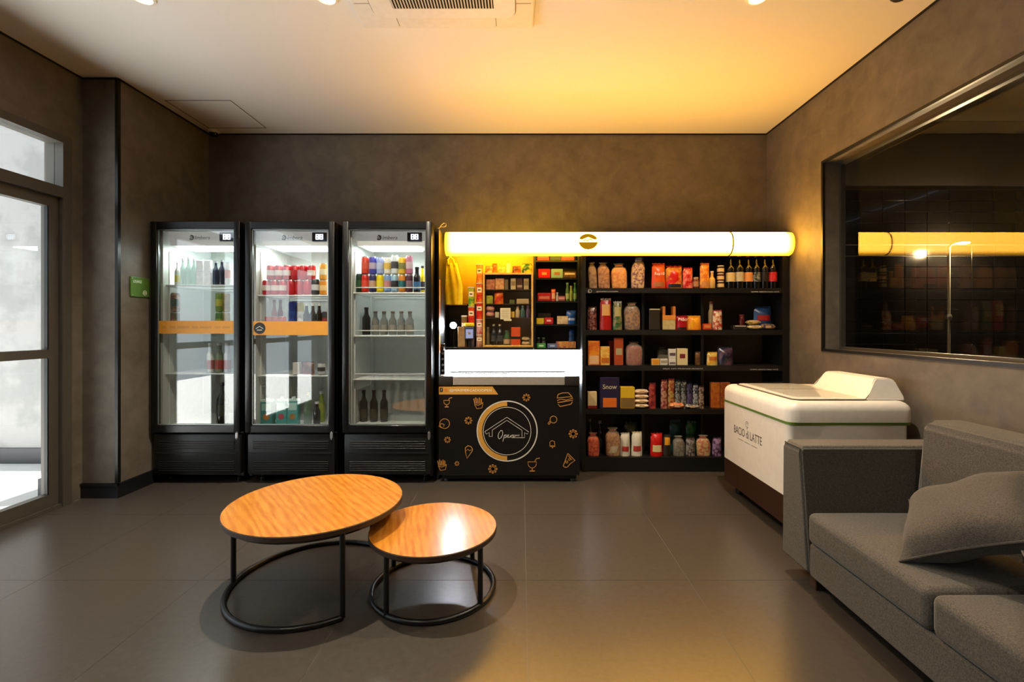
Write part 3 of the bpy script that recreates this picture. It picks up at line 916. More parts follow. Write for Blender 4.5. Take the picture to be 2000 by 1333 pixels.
P = 'on top shelf of right cooler'
lo3 = [('can', 711, 14.5, 35, 'red energy can, lower tier', dict(c='#d82c1c', lab='#e8503a')), ('can', 726, 14, 35, 'navy can with red stripe, lower tier', dict(c='#262a5c', lab='#c9a08a')),
       ('can', 740.5, 14.5, 35, 'yellow can, lower tier', dict(c='#f0d414', lab='#f4e234')), ('can', 755, 14, 35, 'light blue can with red mark, lower tier', dict(c='#7f9fd0', lab='#c98a88')),
       ('can', 769.5, 14, 35, 'white and black can, lower tier', dict(c='#9fc4d8', lab='#2a2c34')), ('can', 784, 14, 35, 'orange and teal can, lower tier', dict(c='#d8882c', lab='#1f6a70')),
       ('can', 798, 14, 35, 'dark purple can, lower tier', dict(c='#4a1c34', lab='#8a6a78')), ('bottle', 813, 14, 50, 'black bottle with blue label', dict(c='#181418', lab='#3a6a9a', cap='#201c18', neck=.5))]
crow(573, lo3, P)
up3 = [('can', 711, 14.5, 35, 'red energy can, upper tier', dict(c='#e04a34', lab='#e8604a')), ('can', 726, 14, 35, 'purple blue can, upper tier', dict(c='#4a48b0', lab='#c9b8d0')),
       ('can', 740.5, 14.5, 34, 'pale blue can, upper tier', dict(c='#a8b8ec', lab='#c4d0f4')), ('can', 755, 14, 34, 'white can with yellow label, upper tier', dict(c='#f0ece0', lab='#f0c860')),
       ('can', 769.5, 14, 38, 'white can with black label, upper tier', dict(c='#e4ecf0', lab='#4a4c54')), ('can', 784, 14, 34, 'yellow can with black mark, upper tier', dict(c='#f0c83a', lab='#8a8a50')),
       ('can', 798, 14, 37, 'pink can, upper tier', dict(c='#c87a98', lab='#e4c8d4'))]
crow(573, up3, P, stack=35.2 * YC / F + .001)
crow(573, [('can', 700, 13, 37, 'dark green can at the left end', dict(c='#12301c', lab='#2c5a3a'))], P, y=YC + .01)
crow(573, [('bottle', 824, 10, 54, 'yellow bottle with dark label at the right end', dict(c='#e8c81c', lab='#3c3040', cap='#2c2420', neck=.5))], P, y=YC + .1)
P = 'on second shelf of right cooler'
crow(657, [('bottle', 713, 16, 54, 'black bottle', dict(c='#120f0e', cap='#181412', neck=.45))] +
     [('bottle', px, 15, 46, 'clear grey bottle', dict(c='#7a766c', glass=clear('#7d786c', .55, .12), cap='#8a6a5c', neck=.45, lab='#8a8278')) for px in (731, 748, 765, 782, 799)], P, y=YC + .12)
P = 'at the bottom of right cooler'
crow(832, [('bottle', px, 15, 62, 'dark olive bottle', dict(c='#2a2416', cap='#3a2c24', neck=.42, lab='#3a321e')) for px in (708, 728, 748)], P, bottom=True, y=YC + .1)
# ================================================================== market kiosk: rack, light box, freezer
M_RACK = plain('#0d0c0b', .45)
M_RACKB = plain('#463c2a', .7)
YR = 3.79            # rack front
RX0, RX1 = X(1137, YR), 2.160
rowpy = (563, 645, 715, 800, 894)
RZ = [Z(p, YR) for p in rowpy]
rk = thing('shelving_rack', 'wide black shelving rack of groceries under the yellow light box', 'shelving', (0, YR, 0))
D = .335
for a, b in ((RX0, RX0 + .03), (RX1 - .05, RX1)):
    bm = B(); box(bm, a, b, 0, D, 0, 1.93); mk('side_panel', bm, M_RACK, rk)
bm = B(); box(bm, RX0 + .03, RX1 - .05, D - .015, D, .02, 1.92); mk('back_panel', bm, M_RACKB, rk)
for k, z in enumerate(RZ):
    bm = B(); th = .04 if k < 4 else z - .005
    box(bm, RX0 + .03, RX1 - .05, .002, D - .015, z - th, z); mk('shelf', bm, M_RACK, rk)
bm = B(); box(bm, RX0 + .03, RX1 - .05, 0, D - .015, 1.88, 1.92); mk('top_board', bm, M_RACK, rk)
for px in (1262, 1381):
    x = X(px, YR)
    tops = [1.88] + [z - .04 for z in RZ[:4]]
    for k, z in enumerate(RZ):
        bm = B(); box(bm, x - .011, x + .011, .1, D - .016, z + .0005, tops[k] - .0005); mk('divider', bm, M_RACK, rk)
LT = plain('#d8d2c4', .5)
def strip(txt, pxa, pxb, py, row): text('shelf_lettering', txt, X(pxb, YR) - X(pxa, YR), LT, rk, ((X(pxa, YR) + X(pxb, YR)) / 2, .0015, Z(py, YR)), h=.011)
strip('@MINIMERCADOOPEN', 1165, 1207, 570, 0); strip('SEMPRE ABERTO PARA VOCÊ', 1467, 1522, 570, 0)
strip('SEJA UM FRANQUEADO', 1295, 1373, 721, 2); strip('SEMPRE ABERTO PARA VOCÊ', 1465, 1520, 722, 2)
bm = B(); stroke(bm, circ(X(1152, YR), Z(569, YR), .014, 20), .0025, .0008, .002, True); stroke(bm, circ(X(1152, YR), Z(569, YR), .008, 20, 2, 5), .002, .0008, .002)
mk('round_logo', bm, LT, rk)

def rrow(k, items, dy=.03):
    pl = ('on top shelf of the black rack', 'on second shelf of the black rack', 'on third shelf of the black rack', 'on fourth shelf of the black rack', 'on bottom shelf of the black rack')[k]
    for it in items:
        kind, px, w, h, desc, kw = it[:6]
        off = it[6] if len(it) > 6 else 0.0
        st = it[7] if len(it) > 7 else 0.0
        put(kind, px, w, h, desc, pl, YR + dy + off, RZ[k] + .0006, kw, stack=st * YR / F)

rrow(0, [('sack', 1159, 17, 51, 'narrow brown snack sack', dict(c='#6a4c30', c2='#9a7450')),
         ('sack', 1181, 24, 51, 'reddish brown bread sack', dict(c='#8a4a1e', c2='#b87a3a')),
         ('sack', 1211, 32, 49, 'bright orange snack sack', dict(c='#d87a1c', c2='#e8a83a')),
         ('sack', 1247, 27, 60, 'purple and cream mottled snack sack', dict(c='#6a2c54', c2='#d8b080', tie='#9a86a0')),
         ('bag', 1288, 27, 50, 'orange tortilla bag with white lettering', dict(c='#e0581c', c2=None, lab='#a8683c', lz=(.06, .26), txt='Rap10', tz=.56, seal='#c93a1c')),
         ('bag', 1319, 34, 45, 'red and yellow bread bag with navy base', dict(c='#c81c14', c2='#d8a03c', lab='#1a1c34', lab2=None, lz=(.04, .2), scale=12)),
         ('bag', 1345, 20, 41, 'crumpled red bag', dict(c='#c01a1a', c2='#e08068')),
         ('jar', 1361, 11, 22, 'small brown jar', dict(c='#6a3a24', lid='#b8a088', lab='#a87a58')),
         ('bag', 1378, 19, 50, 'orange standing pouch', dict(c='#d8701c', c2='#eda83c', lab='#c98a4c', lz=(.06, .28))),
         ('bottle', 1393, 12, 34, 'small cream sauce bottle', dict(c='#dcb05a', cap='#f0ead8', neck=.45, sh=.5)),
         ('jar', 1410, 13, 15, 'bottom small jar of a stack of three', dict(c='#3a2014', lid='#d8c49a', lab='#d8b878')),
         ('jar', 1410, 13, 15, 'middle small jar of a stack of three', dict(c='#5a1e18', lid='#c9b48a', lab='#d8b878'), 0, 15.2),
         ('jar', 1410, 13, 15, 'top small jar of a stack of three', dict(c='#3a2014', lid='#d8c49a', lab='#e0c48a'), 0, 30.4),
         ('wine', 1430, 16.5, 66, 'wine bottle with cream label and dark mark', dict(c='#0c0a08', cap='#3a1420', lab='#d8c080')),
         ('wine', 1447.5, 16.5, 68, 'wine bottle with pale grey label', dict(c='#14120c', cap='#b8a898', lab='#bcb494')),
         ('wine', 1465, 16.5, 67, 'wine bottle with orange label', dict(c='#0c0a08', cap='#a02830', lab='#dc9450')),
         ('wine', 1480.5, 15.5, 67, 'wine bottle with dark label and white lettering', dict(c='#0a0c0a', cap='#4a4c48', lab='#1c2420', lab2='#8a9088')),
         ('wine', 1497, 16, 67, 'wine bottle with small grey mark', dict(c='#0e0a08', cap='#6a2420', lab='#1e1612')),
         ('wine', 1513, 16, 68, 'wine bottle with bright red label', dict(c='#0c0808', cap='#b0405a', lab='#c0141c', lab2='#d8383c'))])
rrow(1, [('bag', 1157, 18, 46, 'narrow dark red striped pack', dict(c='#3a1614', c2='#8a5a50', scale=50)),
         ('bag', 1184, 23, 62, 'tall red and cream snack bag', dict(c='#a81a14', c2=None, lab='#d8a058', lz=(.48, .86), seal='#c9a888')),
         ('bag', 1207, 18, 56, 'tall clear and green snack bag', dict(c='#2e5a2a', c2='#8a7a50', lab='#b0a268', lz=(.5, .85), seal='#b0a890')),
         ('sack', 1237, 32, 54, 'brown snack sack with red corner', dict(c='#9a6428', c2='#5c2c22')),
         ('box', 1279, 21, 42, 'dark box with white lettering on top edge', dict(c='#221c14', c2='#2e2418', lab='#c9b890', lz=(.93, .98), lw=.95)),
         ('carrier', 1307, 25, 46, 'cream and orange carton with handles', dict(c='#b8a468', c2='#c4b27a')),
         ('bag', 1333, 24, 28, 'small red coffee bag with white lettering', dict(c='#a80e1a', c2=None, txt='Pilão', tz=.74, lab='#241a18', lz=(.04, .2))),
         ('bag', 1358, 28, 28, 'yellow and orange food bag', dict(c='#e8a01c', c2='#e88a1c', scale=10)),
         ('bottle', 1391, 11, 56, 'slim cream bottle with red cap', dict(c='#a89060', cap='#7a2c1c', neck=.6, sh=.6), .05),
         ('box', 1382, 15, 12, 'low orange red box', dict(c='#c8401c', lab='#d8883c')),
         ('bag', 1403, 19, 39, 'red and white patterned pack', dict(c='#b03020', c2='#e0c8a0', scale=40)),
         ('jar', 1451, 11, 30, 'red jar behind the dark tray', dict(c='#5a1812', lid='#6a2018'), .06),
         ('box', 1446, 26, 9, 'low dark tray with silver rim', dict(c='#2a2420', lab='#a8a098', lz=(.7, .95))),
         ('pack', 1476, 28, 10, 'lower cream pasta pack', dict(c='#b8a070', c2='#d8c898')),
         ('pack', 1474, 26, 9, 'upper cream pasta pack', dict(c='#c8b080', c2='#8a7448'), 0, 10.2),
         ('bag', 1494, 36, 46, 'blue pasta bag with red oval', dict(c='#1c3458', c2='#2a4a78', lab='#a81c1c', lz=(.42, .66)), .05),
         ('pack', 1501, 30, 12, 'blue and brown pack lying down', dict(dep=.04, c='#2a3a58', c2='#8a6a48'))])
rrow(2, [('box', 1160, 23, 48, 'tall orange box', dict(c='#d8841c', c2='#c85a1c', lab='#d8a878', lz=(.05, .4), scale=14)),
         ('box', 1182, 18, 37, 'yellow orange box', dict(c='#d8942c', c2='#e0b458', lab='#b8641c', lz=(.12, .4))),
         ('box', 1194, 11, 47, 'narrow dark red box behind', dict(c='#7a1c14'), .07),
         ('box', 1209, 17, 54, 'tall brown orange box with grey patch', dict(c='#a8441c', lab='#a89a6c', lz=(.38, .62), lw=.7)),
         ('sack', 1240, 34, 46, 'brown and red snack sack', dict(c='#8a4a1c', c2='#8a1420')),
         ('box', 1281, 15, 13, 'small yellow box', dict(c='#e0b060', lab='#d88a1c', lz=(.2, .85))),
         ('box', 1297, 15, 13, 'small white box', dict(c='#d0c8b4', lab='#a09478')),
         ('box', 1313.5, 14, 13, 'lower white box with purple print', dict(c='#d8d0bc', lab='#7a6a70', lz=(.2, .5))),
         ('box', 1313.5, 14, 19, 'upper white box with purple print', dict(c='#d8d0bc', lab='#5c4a58', lz=(.3, .6)), 0, 13.2),
         ('box', 1333, 21, 33, 'white and yellow box with red heart print', dict(c='#dcc890', lab='#7a2030', lz=(.42, .68), lw=.5)),
         ('sack', 1297, 24, 34, 'dark olive sack behind the small boxes', dict(c='#3a3018', c2='#4c4424'), .1),
         ('bag', 1364, 11, 26, 'small brown bag', dict(c='#5c3c1c', c2='#7a5424'), .05),
         ('bag', 1393, 21, 26, 'yellow food bag', dict(c='#d8a01c', c2='#e0c060', lab='#c86a2c', lz=(.4, .7))),
         ('bag', 1420, 31, 36, 'dark blue food bag', dict(c='#161c30', c2='#5a3c48', scale=20)),
         ('can', 1407, 9, 34, 'dark silver can', dict(c='#3c3a3a', lab='#8a8a88'), .07)])
rrow(3, [('box', 1157, 18, 33, 'cream box with red base', dict(c='#cdb484', lab='#7a1c14', lz=(.01, .17), lw=1.0, c2=None)),
         ('box', 1191, 38, 61, 'navy cereal box with orange cereal picture', dict(c='#1c1c3c', c2='#2a1a34', lab='#d8681c', lz=(.04, .34), lw=.7, txt='Snow', tz=.7, tc='#d8cca0')),
         ('box', 1226, 28, 42, 'yellow pasta box with dark window', dict(c='#d8ac1c', c2=None, lab='#7a5c30', lz=(.04, .5), lw=.95)),
         ('bag', 1275, 14, 50, 'narrow dark red pack', dict(c='#6a1018', c2='#a8402c')),
         ('bag', 1298, 13, 56, 'dark red and cream biscuit pack', dict(c='#7a1a1c', c2='#b88868', scale=50)),
         ('bag', 1312, 13, 58, 'red and yellow biscuit pack', dict(c='#8a2018', c2='#b09048', scale=50)),
         ('bag', 1325, 11, 56, 'black and white biscuit pack', dict(c='#14140f', c2='#8a8a80', scale=60)),
         ('bag', 1336.5, 11, 55, 'black and white biscuit pack', dict(c='#14140f', c2='#8a8a80', scale=60)),
         ('bag', 1348, 11, 50, 'black and purple biscuit pack', dict(c='#14101c', c2='#5a4a70', scale=60)),
         ('bag', 1359.5, 11, 48, 'black and silver biscuit pack', dict(c='#16161a', c2='#a0a0a0', scale=60)),
         ('bag', 1371, 11, 44, 'dark red biscuit pack', dict(c='#3c1a16', c2='#a89078', scale=60)),
         ('box', 1398, 17, 50, 'brown orange box at the left of a pair', dict(c='#a84a14', c2='#b8661c'), .02),
         ('box', 1417, 19, 50, 'brown orange box at the right of a pair', dict(c='#a85a1c', c2='#8a3c14'), .02)])
for k in range(4):
    rrow(3, [('pack', 1254, 27, 9.2, ('lowest', 'second lowest', 'second highest', 'topmost')[k] + ' cream rice pack of the stack', dict(c='#d8b488', c2='#e0c49c'), 0, k * 9.4)])
rrow(3, [('pack', 1323, 28, 12, 'orange pack lying before the biscuit packs', dict(c='#b8502c', c2='#d8985c'), -.022), ('pack', 1353, 26, 9, 'dark silver pack lying before the biscuit packs', dict(c='#3c3838', c2='#b0a8a8'), -.022)])
rrow(4, [('sack', 1160, 24, 44, 'red and orange snack sack', dict(c='#a81c10', c2='#d8602c', film='#e8a080')),
         ('bottle', 1153, 11, 66, 'dark bottle behind the red sack', dict(c='#2a2418', cap='#6a6a5c', neck=.5), .1), ('bottle', 1172, 13, 62, 'dark grey bottle behind the sacks', dict(c='#22222a', cap='#8a8a8a', neck=.5), .1),
         ('sack', 1199, 29, 54, 'bread loaf sack with pale label', dict(c='#9a5220', c2='#c08a4c', lab='#cdbb9a')),
         ('bag', 1222, 19, 45, 'left white milk bag with red print', dict(c='#cfc6b0', lab='#a8342c', lz=(.22, .45), seal='#b8b09c')),
         ('bag', 1245, 21, 47, 'right white milk bag with red print', dict(c='#d8cfb8', lab='#b03a30', lz=(.22, .45), seal='#d8c08a')),
         ('bag', 1233, 28, 58, 'dark green bag behind the milk powder', dict(c='#2a3014', c2='#4a4a22'), .12),
         ('bag', 1284, 24, 44, 'red and white flour bag', dict(c='#c81a10', c2=None, lab='#dcc88c', lz=(.2, .52))),
         ('bag', 1304, 15, 42, 'yellow and dark pack', dict(c='#2c2418', lab='#d8941c', lz=(.55, .92))),
         ('sack', 1328, 23, 38, 'dark mottled sack', dict(c='#3c2c24', c2='#6a5a4c')),
         ('bag', 1350, 18, 36, 'dark and silver mottled pack', dict(c='#3a1c1c', c2='#8a8478', scale=50)),
         ('sack', 1376, 28, 39, 'orange and yellow mottled sack', dict(c='#b8401c', c2='#c9a04c')),
         ('bag', 1402, 18, 36, 'purple mottled pack', dict(c='#3a1c38', c2='#9a7a98', scale=45)),
         ('bag', 1320, 22, 62, 'dark teal bag behind', dict(c='#0f3030', c2='#1c4a4a'), .12),
         ('bag', 1352, 22, 60, 'deep green bag behind', dict(c='#0f3c14', c2='#1c5a24', dep=.05), .12)])

# ---- yellow light box
YL = 3.70; LZ0, LZ1 = Z(497, YL), Z(450, YL)
lx0, lx1 = X(868, YL), X(1553, YL)
lb = thing('light_box_sign', 'long yellow-white glowing light box sign with round house emblem', 'sign', ((lx0 + lx1) / 2, YL, (LZ0 + LZ1) / 2))
hh = (LZ1 - LZ0) / 2; hl = (lx1 - lx0) / 2; bd = .082
def sign_mat():
    m = bpy.data.materials.new('lit_acrylic'); m.use_nodes = True; nt = m.node_tree
    nt.nodes.remove(nt.nodes['Principled BSDF'])
    tc = nt.nodes.new('ShaderNodeTexCoord'); sp = nt.nodes.new('ShaderNodeSeparateXYZ'); nt.links.new(tc.outputs['Object'], sp.inputs[0])
    def band_(out, half, lo, hi):
        a = nt.nodes.new('ShaderNodeMath'); a.operation = 'ABSOLUTE'; nt.links.new(out, a.inputs[0])
        r = nt.nodes.new('ShaderNodeMapRange'); r.interpolation_type = 'SMOOTHSTEP'
        r.inputs['From Min'].default_value = lo * half; r.inputs['From Max'].default_value = hi * half; r.inputs['To Min'].default_value = 1; r.inputs['To Max'].default_value = 0
        nt.links.new(a.outputs[0], r.inputs['Value']); return r.outputs[0]
    sh = nt.nodes.new('ShaderNodeMath'); sh.operation = 'MINIMUM'; sh.inputs[1].default_value = hh * .5; nt.links.new(sp.outputs['Z'], sh.inputs[0])
    f1 = band_(sh.outputs[0], hh, .6, 1.04); f2 = band_(sp.outputs['X'], hl, .94, 1.01)
    mu = nt.nodes.new('ShaderNodeMath'); mu.operation = 'MULTIPLY'; nt.links.new(f1, mu.inputs[0]); nt.links.new(f2, mu.inputs[1])
    cr = nt.nodes.new('ShaderNodeValToRGB')
    cr.color_ramp.elements[0].color = (1.0, .42, .01, 1); cr.color_ramp.elements[1].color = (1.0, .47, .05, 1)
    nt.links.new(mu.outputs[0], cr.inputs[0])
    st = nt.nodes.new('ShaderNodeMapRange'); st.inputs['To Min'].default_value = SIGN_E * .07; st.inputs['To Max'].default_value = SIGN_E
    nt.links.new(mu.outputs[0], st.inputs['Value'])
    em = nt.nodes.new('ShaderNodeEmission'); nt.links.new(cr.outputs[0], em.inputs[0]); nt.links.new(st.outputs[0], em.inputs[1])
    nt.links.new(em.outputs[0], nt.nodes['Material Output'].inputs[0])
    return m
def bulge(z, off=0.0): return bd * (1 - math.sqrt(max(0, 1 - min(1, abs(z) / hh) ** 2.2))) - off
bm = B(); n = 18; prof = [(-hh + 2 * hh * i / n) for i in range(n + 1)]
rows = []
for x in (-hl, -hl * .5, 0, hl * .5, hl): rows.append([bm.verts.new((x, bulge(z), z)) for z in prof])
for a, b in zip(rows, rows[1:]):
    for i in range(n): bm.faces.new((a[i], a[i + 1], b[i + 1], b[i]))
bm.faces.new(rows[0]); bm.faces.new(rows[-1])
mk('lit_diffuser', bm, sign_mat(), lb, smooth=True)
bm = B(); xb = RX0 - .01 - (lx0 + lx1) / 2
box(bm, xb, hl, bd + .0005, bd + .006, -hh, hh); mk('back_plate', bm, plain('#c9a02c', .5), lb)
bm = B(); box(bm, -hl, xb - .001, bd + .0005, bd + .006, -hh, hh); mk('rear_fill_glow', bm, emit('#ffc840', SIGN_E * .32), lb)  # unseen glowing back, added to brighten the yellow panel and bag
xs = X(1432, YL) - (lx0 + lx1) / 2
bm = B(); tube(bm, [(xs, bulge(z) - .003, z) for z in prof], .0055, 6); mk('panel_joint', bm, plain('#4a3408', .6), lb)
# emblem printed on the lit face
ex = X(1149, YL) - (lx0 + lx1) / 2; ez = Z(471.5, YL) - (LZ0 + LZ1) / 2; er = .064
def curved(bm, off):
    for v in bm.verts: v.co.y = bulge(v.co.z, off) + (v.co.y)
    return bm
def dome(z0, z1, r, n=14, inset=lambda a: 0):
    bm = B(); rr = []
    for i in range(n + 1):
        z = z0 + (z1 - z0) * i / n; hw_ = math.sqrt(max(0, r * r - z * z)) * 1.18
        rr.append((bm.verts.new((ex - hw_, 0, ez + z)), bm.verts.new((ex + hw_, 0, ez + z))))
    for a, b in zip(rr, rr[1:]):
        try: bm.faces.new((a[0], a[1], b[1], b[0]))
        except ValueError: pass
    return bm
gold = emit('#b07a08', 1.0, 'gold_print')
def poly(pts):
    bm = B(); bm.faces.new([bm.verts.new((ex + a, 0, ez + b)) for a, b in pts]); return bm
mk('emblem_lower', curved(dome(-er, -.006, er), .002), gold, lb)
c = [(er * 1.18 * math.cos(a), er * math.sin(a)) for a in [math.radians(18 + 144 * i / 16) for i in range(17)]]
mk('emblem_upper', curved(poly(c + [(-.052, .012), (0, .034), (.052, .012)]), .002), gold, lb)
bm = B(); stroke(bm, [(er * 1.32 * math.cos(a) + ex, er * 1.14 * math.sin(a) + ez) for a in [math.radians(-110 + 175 * i / 20) for i in range(21)]], .0035, -.001, .001); curved(bm, .002)
mk('emblem_arc', bm, emit('#8a7a20', .8), lb)
bm = B(); stroke(bm, [(ex - .038, ez + .004), (ex - .02, ez + .012), (ex - .01, ez + .002), (ex + .012, ez + .02), (ex + .036, ez + .006)], .009, -.001, .001); curved(bm, .003)
mk('emblem_mark', bm, gold, lb)

# ---- kiosk back: yellow panel, dark panel, left upright, narrow shelves
KX = -.652
up = thing('kiosk_side_panel', 'tall dark upright panel between the coolers and the kiosk', 'panel', (KX, 3.60, 0))
bm = B(); box(bm, 0, .016, 0, .53, 0, 1.93); mk('board', bm, M_RACK, up)
bm = B(); box(bm, .0161, .0176, .004, .05, Z(690, 3.62), Z(546, 3.62)); mk('orange_sticker', bm, plain('#c8762c', .5, 0, '#d89a4c', 18), up)
bm = B(); box(bm, .0177, .019, .02, .036, Z(640, 3.62), Z(590, 3.62)); mk('sticker_print', bm, plain('#b0682c', .5), up)
YK = 4.10
bk = thing('kiosk_back_panel', 'yellow back panel with dark lower half behind the glass cabinet', 'panel', (0, YK, 0))
zk = Z(594, YK)
bm = B(); box(bm, KX + .017, X(1043, YK), 0, .02, zk, 1.9); mk('yellow_panel', bm, plain('#f2c208', .5), bk)
bm = B(); box(bm, KX + .017, RX0 - .002, .0, .02, .02, zk - .0005); mk('dark_panel', bm, plain('#20242c', .45), bk)
bm = B(); box(bm, KX + .02, X(912, YK), -.012, -.0005, zk - .012, zk + .004); mk('panel_edge', bm, plain('#c89a1c', .5), bk)

YN_ = 3.93
nx0, nx1 = X(1042.5, YN_), RX0 - .004
ns = thing('narrow_shelf_unit', 'narrow black shelf unit of small boxes right of the glass cabinet', 'shelving', (0, YN_, 0))
nz = [Z(p, YN_) for p in (509, 543.5, 588.5, 634, 681)]
for a, b in ((nx0, nx0 + .016), (nx1 - .016, nx1)):
    bm = B(); box(bm, a, b, 0, .165, nz[4] - .012, 1.9); mk('side_panel', bm, M_RACK, ns)
bm = B(); box(bm, nx0 + .016, nx1 - .016, .157, .165, nz[4], 1.9); mk('back_panel', bm, M_RACK, ns)
for z in nz:
    bm = B(); box(bm, nx0 + .016, nx1 - .016, .001, .157, z - .012, z); mk('shelf', bm, M_RACK, ns)
def nrow(k, items):
    pl = ('on highest shelf of the narrow unit', 'on second shelf of the narrow unit', 'on third shelf of the narrow unit', 'on fourth shelf of the narrow unit', 'on lowest shelf of the narrow unit')[k]
    for it in items:
        kind, px, w, h, desc, kw = it[:6]; off = it[6] if len(it) > 6 else 0; st = it[7] if len(it) > 7 else 0
        put(kind, px, w, h, desc, pl, YN_ + .012 + off, nz[k] + .0005, kw, stack=st * YN_ / F, name='candy_box' if kind == 'box' else None)
nrow(0, [('box', 1061, 24, 15, 'red candy box at the left', dict(c='#a82418', lab='#c84a34')), ('box', 1085, 22, 13, 'dark green candy box', dict(c='#26301c')), ('box', 1109, 26, 16, 'orange red candy box', dict(c='#a02c14', lab='#b8502c'))])
nrow(1, [('box', 1063, 23, 18, 'bright red candy box', dict(c='#c8101c', lab='#d88a3c', lz=(.35, .65), lw=.4)), ('box', 1088, 23, 18, 'pale green candy box', dict(c='#8fae94', lab='#a8683c', lz=(.35, .65), lw=.45)), ('box', 1113, 25, 13, 'brown chocolate box with white lettering', dict(c='#4a2c14', c2='#6a4a20', lab='#d0c0a0', lz=(.5, .8)))])
nrow(2, [('box', 1063, 26, 16, 'wide red chocolate box', dict(c='#a0141a', lab='#c06a4a', lz=(.25, .6))), ('bag', 1081, 9, 24, 'orange red standing pack', dict(c='#b8401c', lab='#d8a078')), ('bottle', 1088.5, 5, 17, 'tiny white bottle', dict(c='#a8a496', cap='#d8d4c4', neck=.6)), ('box', 1097, 14, 10, 'pink and brown candy pack', dict(c='#8a4a44', lab='#c09088')),
         ('bottle', 1108.5, 7, 36, 'slim green bottle', dict(c='#4a6a2c', cap='#8a9a5c', neck=.6, lab='#9aa85c')), ('bottle', 1116, 7, 30, 'slim yellow green bottle', dict(c='#8f9a3c', cap='#b0a85c', neck=.6)), ('bottle', 1123.5, 7, 36, 'slim dark green bottle', dict(c='#3a6a2c', cap='#6a8a4c', neck=.6, lab='#7a9a4c'))])
nrow(3, [('box', 1055, 15, 12, 'small yellow candy box', dict(c='#c0a41c')), ('box', 1072, 17, 13, 'small red candy box with white mark', dict(c='#b0141c', lab='#d8a8a0', lz=(.4, .7), lw=.5)), ('box', 1099, 21, 16, 'beige open candy box', dict(c='#cbb488', c2='#b89c74')),
         ('bag', 1116, 20, 27, 'blue candy bag with pale lettering', dict(c='#1c4f9c', lab='#a8bcd8', lz=(.3, .48))), ('box', 1063, 26, 22, 'dark box behind the yellow one', dict(c='#2a2218'), .06)])
nrow(4, [('box', 1057, 18, 9.5, 'green candy tray', dict(c='#2c7a3a', lab='#a8c8a0', lz=(.35, .7), lw=.5)), ('can', 1051.5, 7, 20, 'dark round tin behind the tray', dict(c='#1c1c16', lab='#4a4a3a'), .05), ('can', 1061.5, 8, 20, 'dark round tin with pale rim behind the tray', dict(c='#242018', lab='#5a5648'), .05), ('box', 1079, 19, 9, 'grey blue candy tray', dict(c='#4a5a80', lab='#9aa4b8', lz=(.35, .7), lw=.5)),
         ('box', 1106, 38, 13, 'long pink and brown candy box', dict(c='#8a4a50', c2='#b88a3c', lab='#a86a2c', lz=(.3, .9), lw=.5)), ('bag', 1117, 12, 36, 'small blue bag at the back', dict(c='#1c3a70', c2='#3a5a90'), .07)])

# ---- glass cabinet with wooden frame
YG = 3.89
gx0, gx1 = X(943, YG), X(1041.5, YG); gz0, gz1 = Z(678.5, YG), Z(533, YG)
gc = thing('glass_cabinet', 'pine-framed glass display cabinet standing behind the chest freezer', 'cabinet', (0, YG, 0))
M_PINE = plain('#d8b060', .45, 0, '#c89a48', 8)
fw = .016
for a in ((gx0, gx0 + fw, gz0, gz1), (gx1 - fw, gx1, gz0, gz1)):
    bm = B(); box(bm, a[0], a[1], 0, .02, a[2], a[3], .002, 1); mk('frame_stile', bm, M_PINE, gc)
for a in ((gz0, gz0 + fw), (gz1 - fw, gz1)):
    bm = B(); box(bm, gx0 + fw, gx1 - fw, 0, .02, a[0], a[1], .002, 1); mk('frame_rail', bm, M_PINE, gc)
bm = B()
box(bm, gx0, gx0 + .01, .02, .19, gz0, gz1); box(bm, gx1 - .01, gx1, .02, .19, gz0, gz1)
box(bm, gx0 + .01, gx1 - .01, .02, .19, gz1 - .01, gz1); box(bm, gx0 + .01, gx1 - .01, .02, .19, gz0, gz0 + .01); box(bm, gx0 + .01, gx1 - .01, .18, .19, gz0 + .01, gz1 - .01)
mk('case', bm, plain('#a08a68', .6), gc)
bm = B(); box(bm, gx0 + fw, gx1 - fw, .008, .012, gz0 + fw, gz1 - fw); mk('glass_pane', bm, glass_mat(1.5), gc)
gsh = [Z(p, YG + .02) for p in (566, 594, 621)]
for z in gsh:
    bm = B(); box(bm, gx0 + .011, gx1 - .011, .022, .179, z - .005, z); mk('shelf', bm, plain('#4a3c2c', .5), gc)
bm = B(); box(bm, X(977, YG), X(997, YG), .0055, .0075, Z(624, YG), Z(602, YG)); pn = mk('paper_notice', bm, plain('#d8cfa8', .7), gc)
bm = B()
for k in range(5): stroke(bm, [(X(979.5, YG), Z(606 + k * 3.4, YG)), (X(994, YG), Z(606 + k * 3.4, YG))], .003, .0045, .0054)
mk('notice_lines', bm, plain('#8f8a70', .7), pn)
bm = B(); box(bm, X(984, YG), X(999, YG), .0055, .0075, Z(627, YG), Z(620.5, YG) - .012); mk('price_ticket', bm, plain('#dcd4b4', .7), gc)
gbase = gsh + [gz0 + .01]
def grow(k, items):
    pl = ('on top shelf inside the glass cabinet', 'on second shelf inside the glass cabinet', 'on third shelf inside the glass cabinet', 'on the floor of the glass cabinet')[k]
    for it in items:
        kind, px, w, h, desc, kw = it[:6]; off = it[6] if len(it) > 6 else 0; st = it[7] if len(it) > 7 else 0
        put(kind, px, w, h, desc, pl, YG + .03 + off, gbase[k] + .0005, kw, stack=st * YG / F)
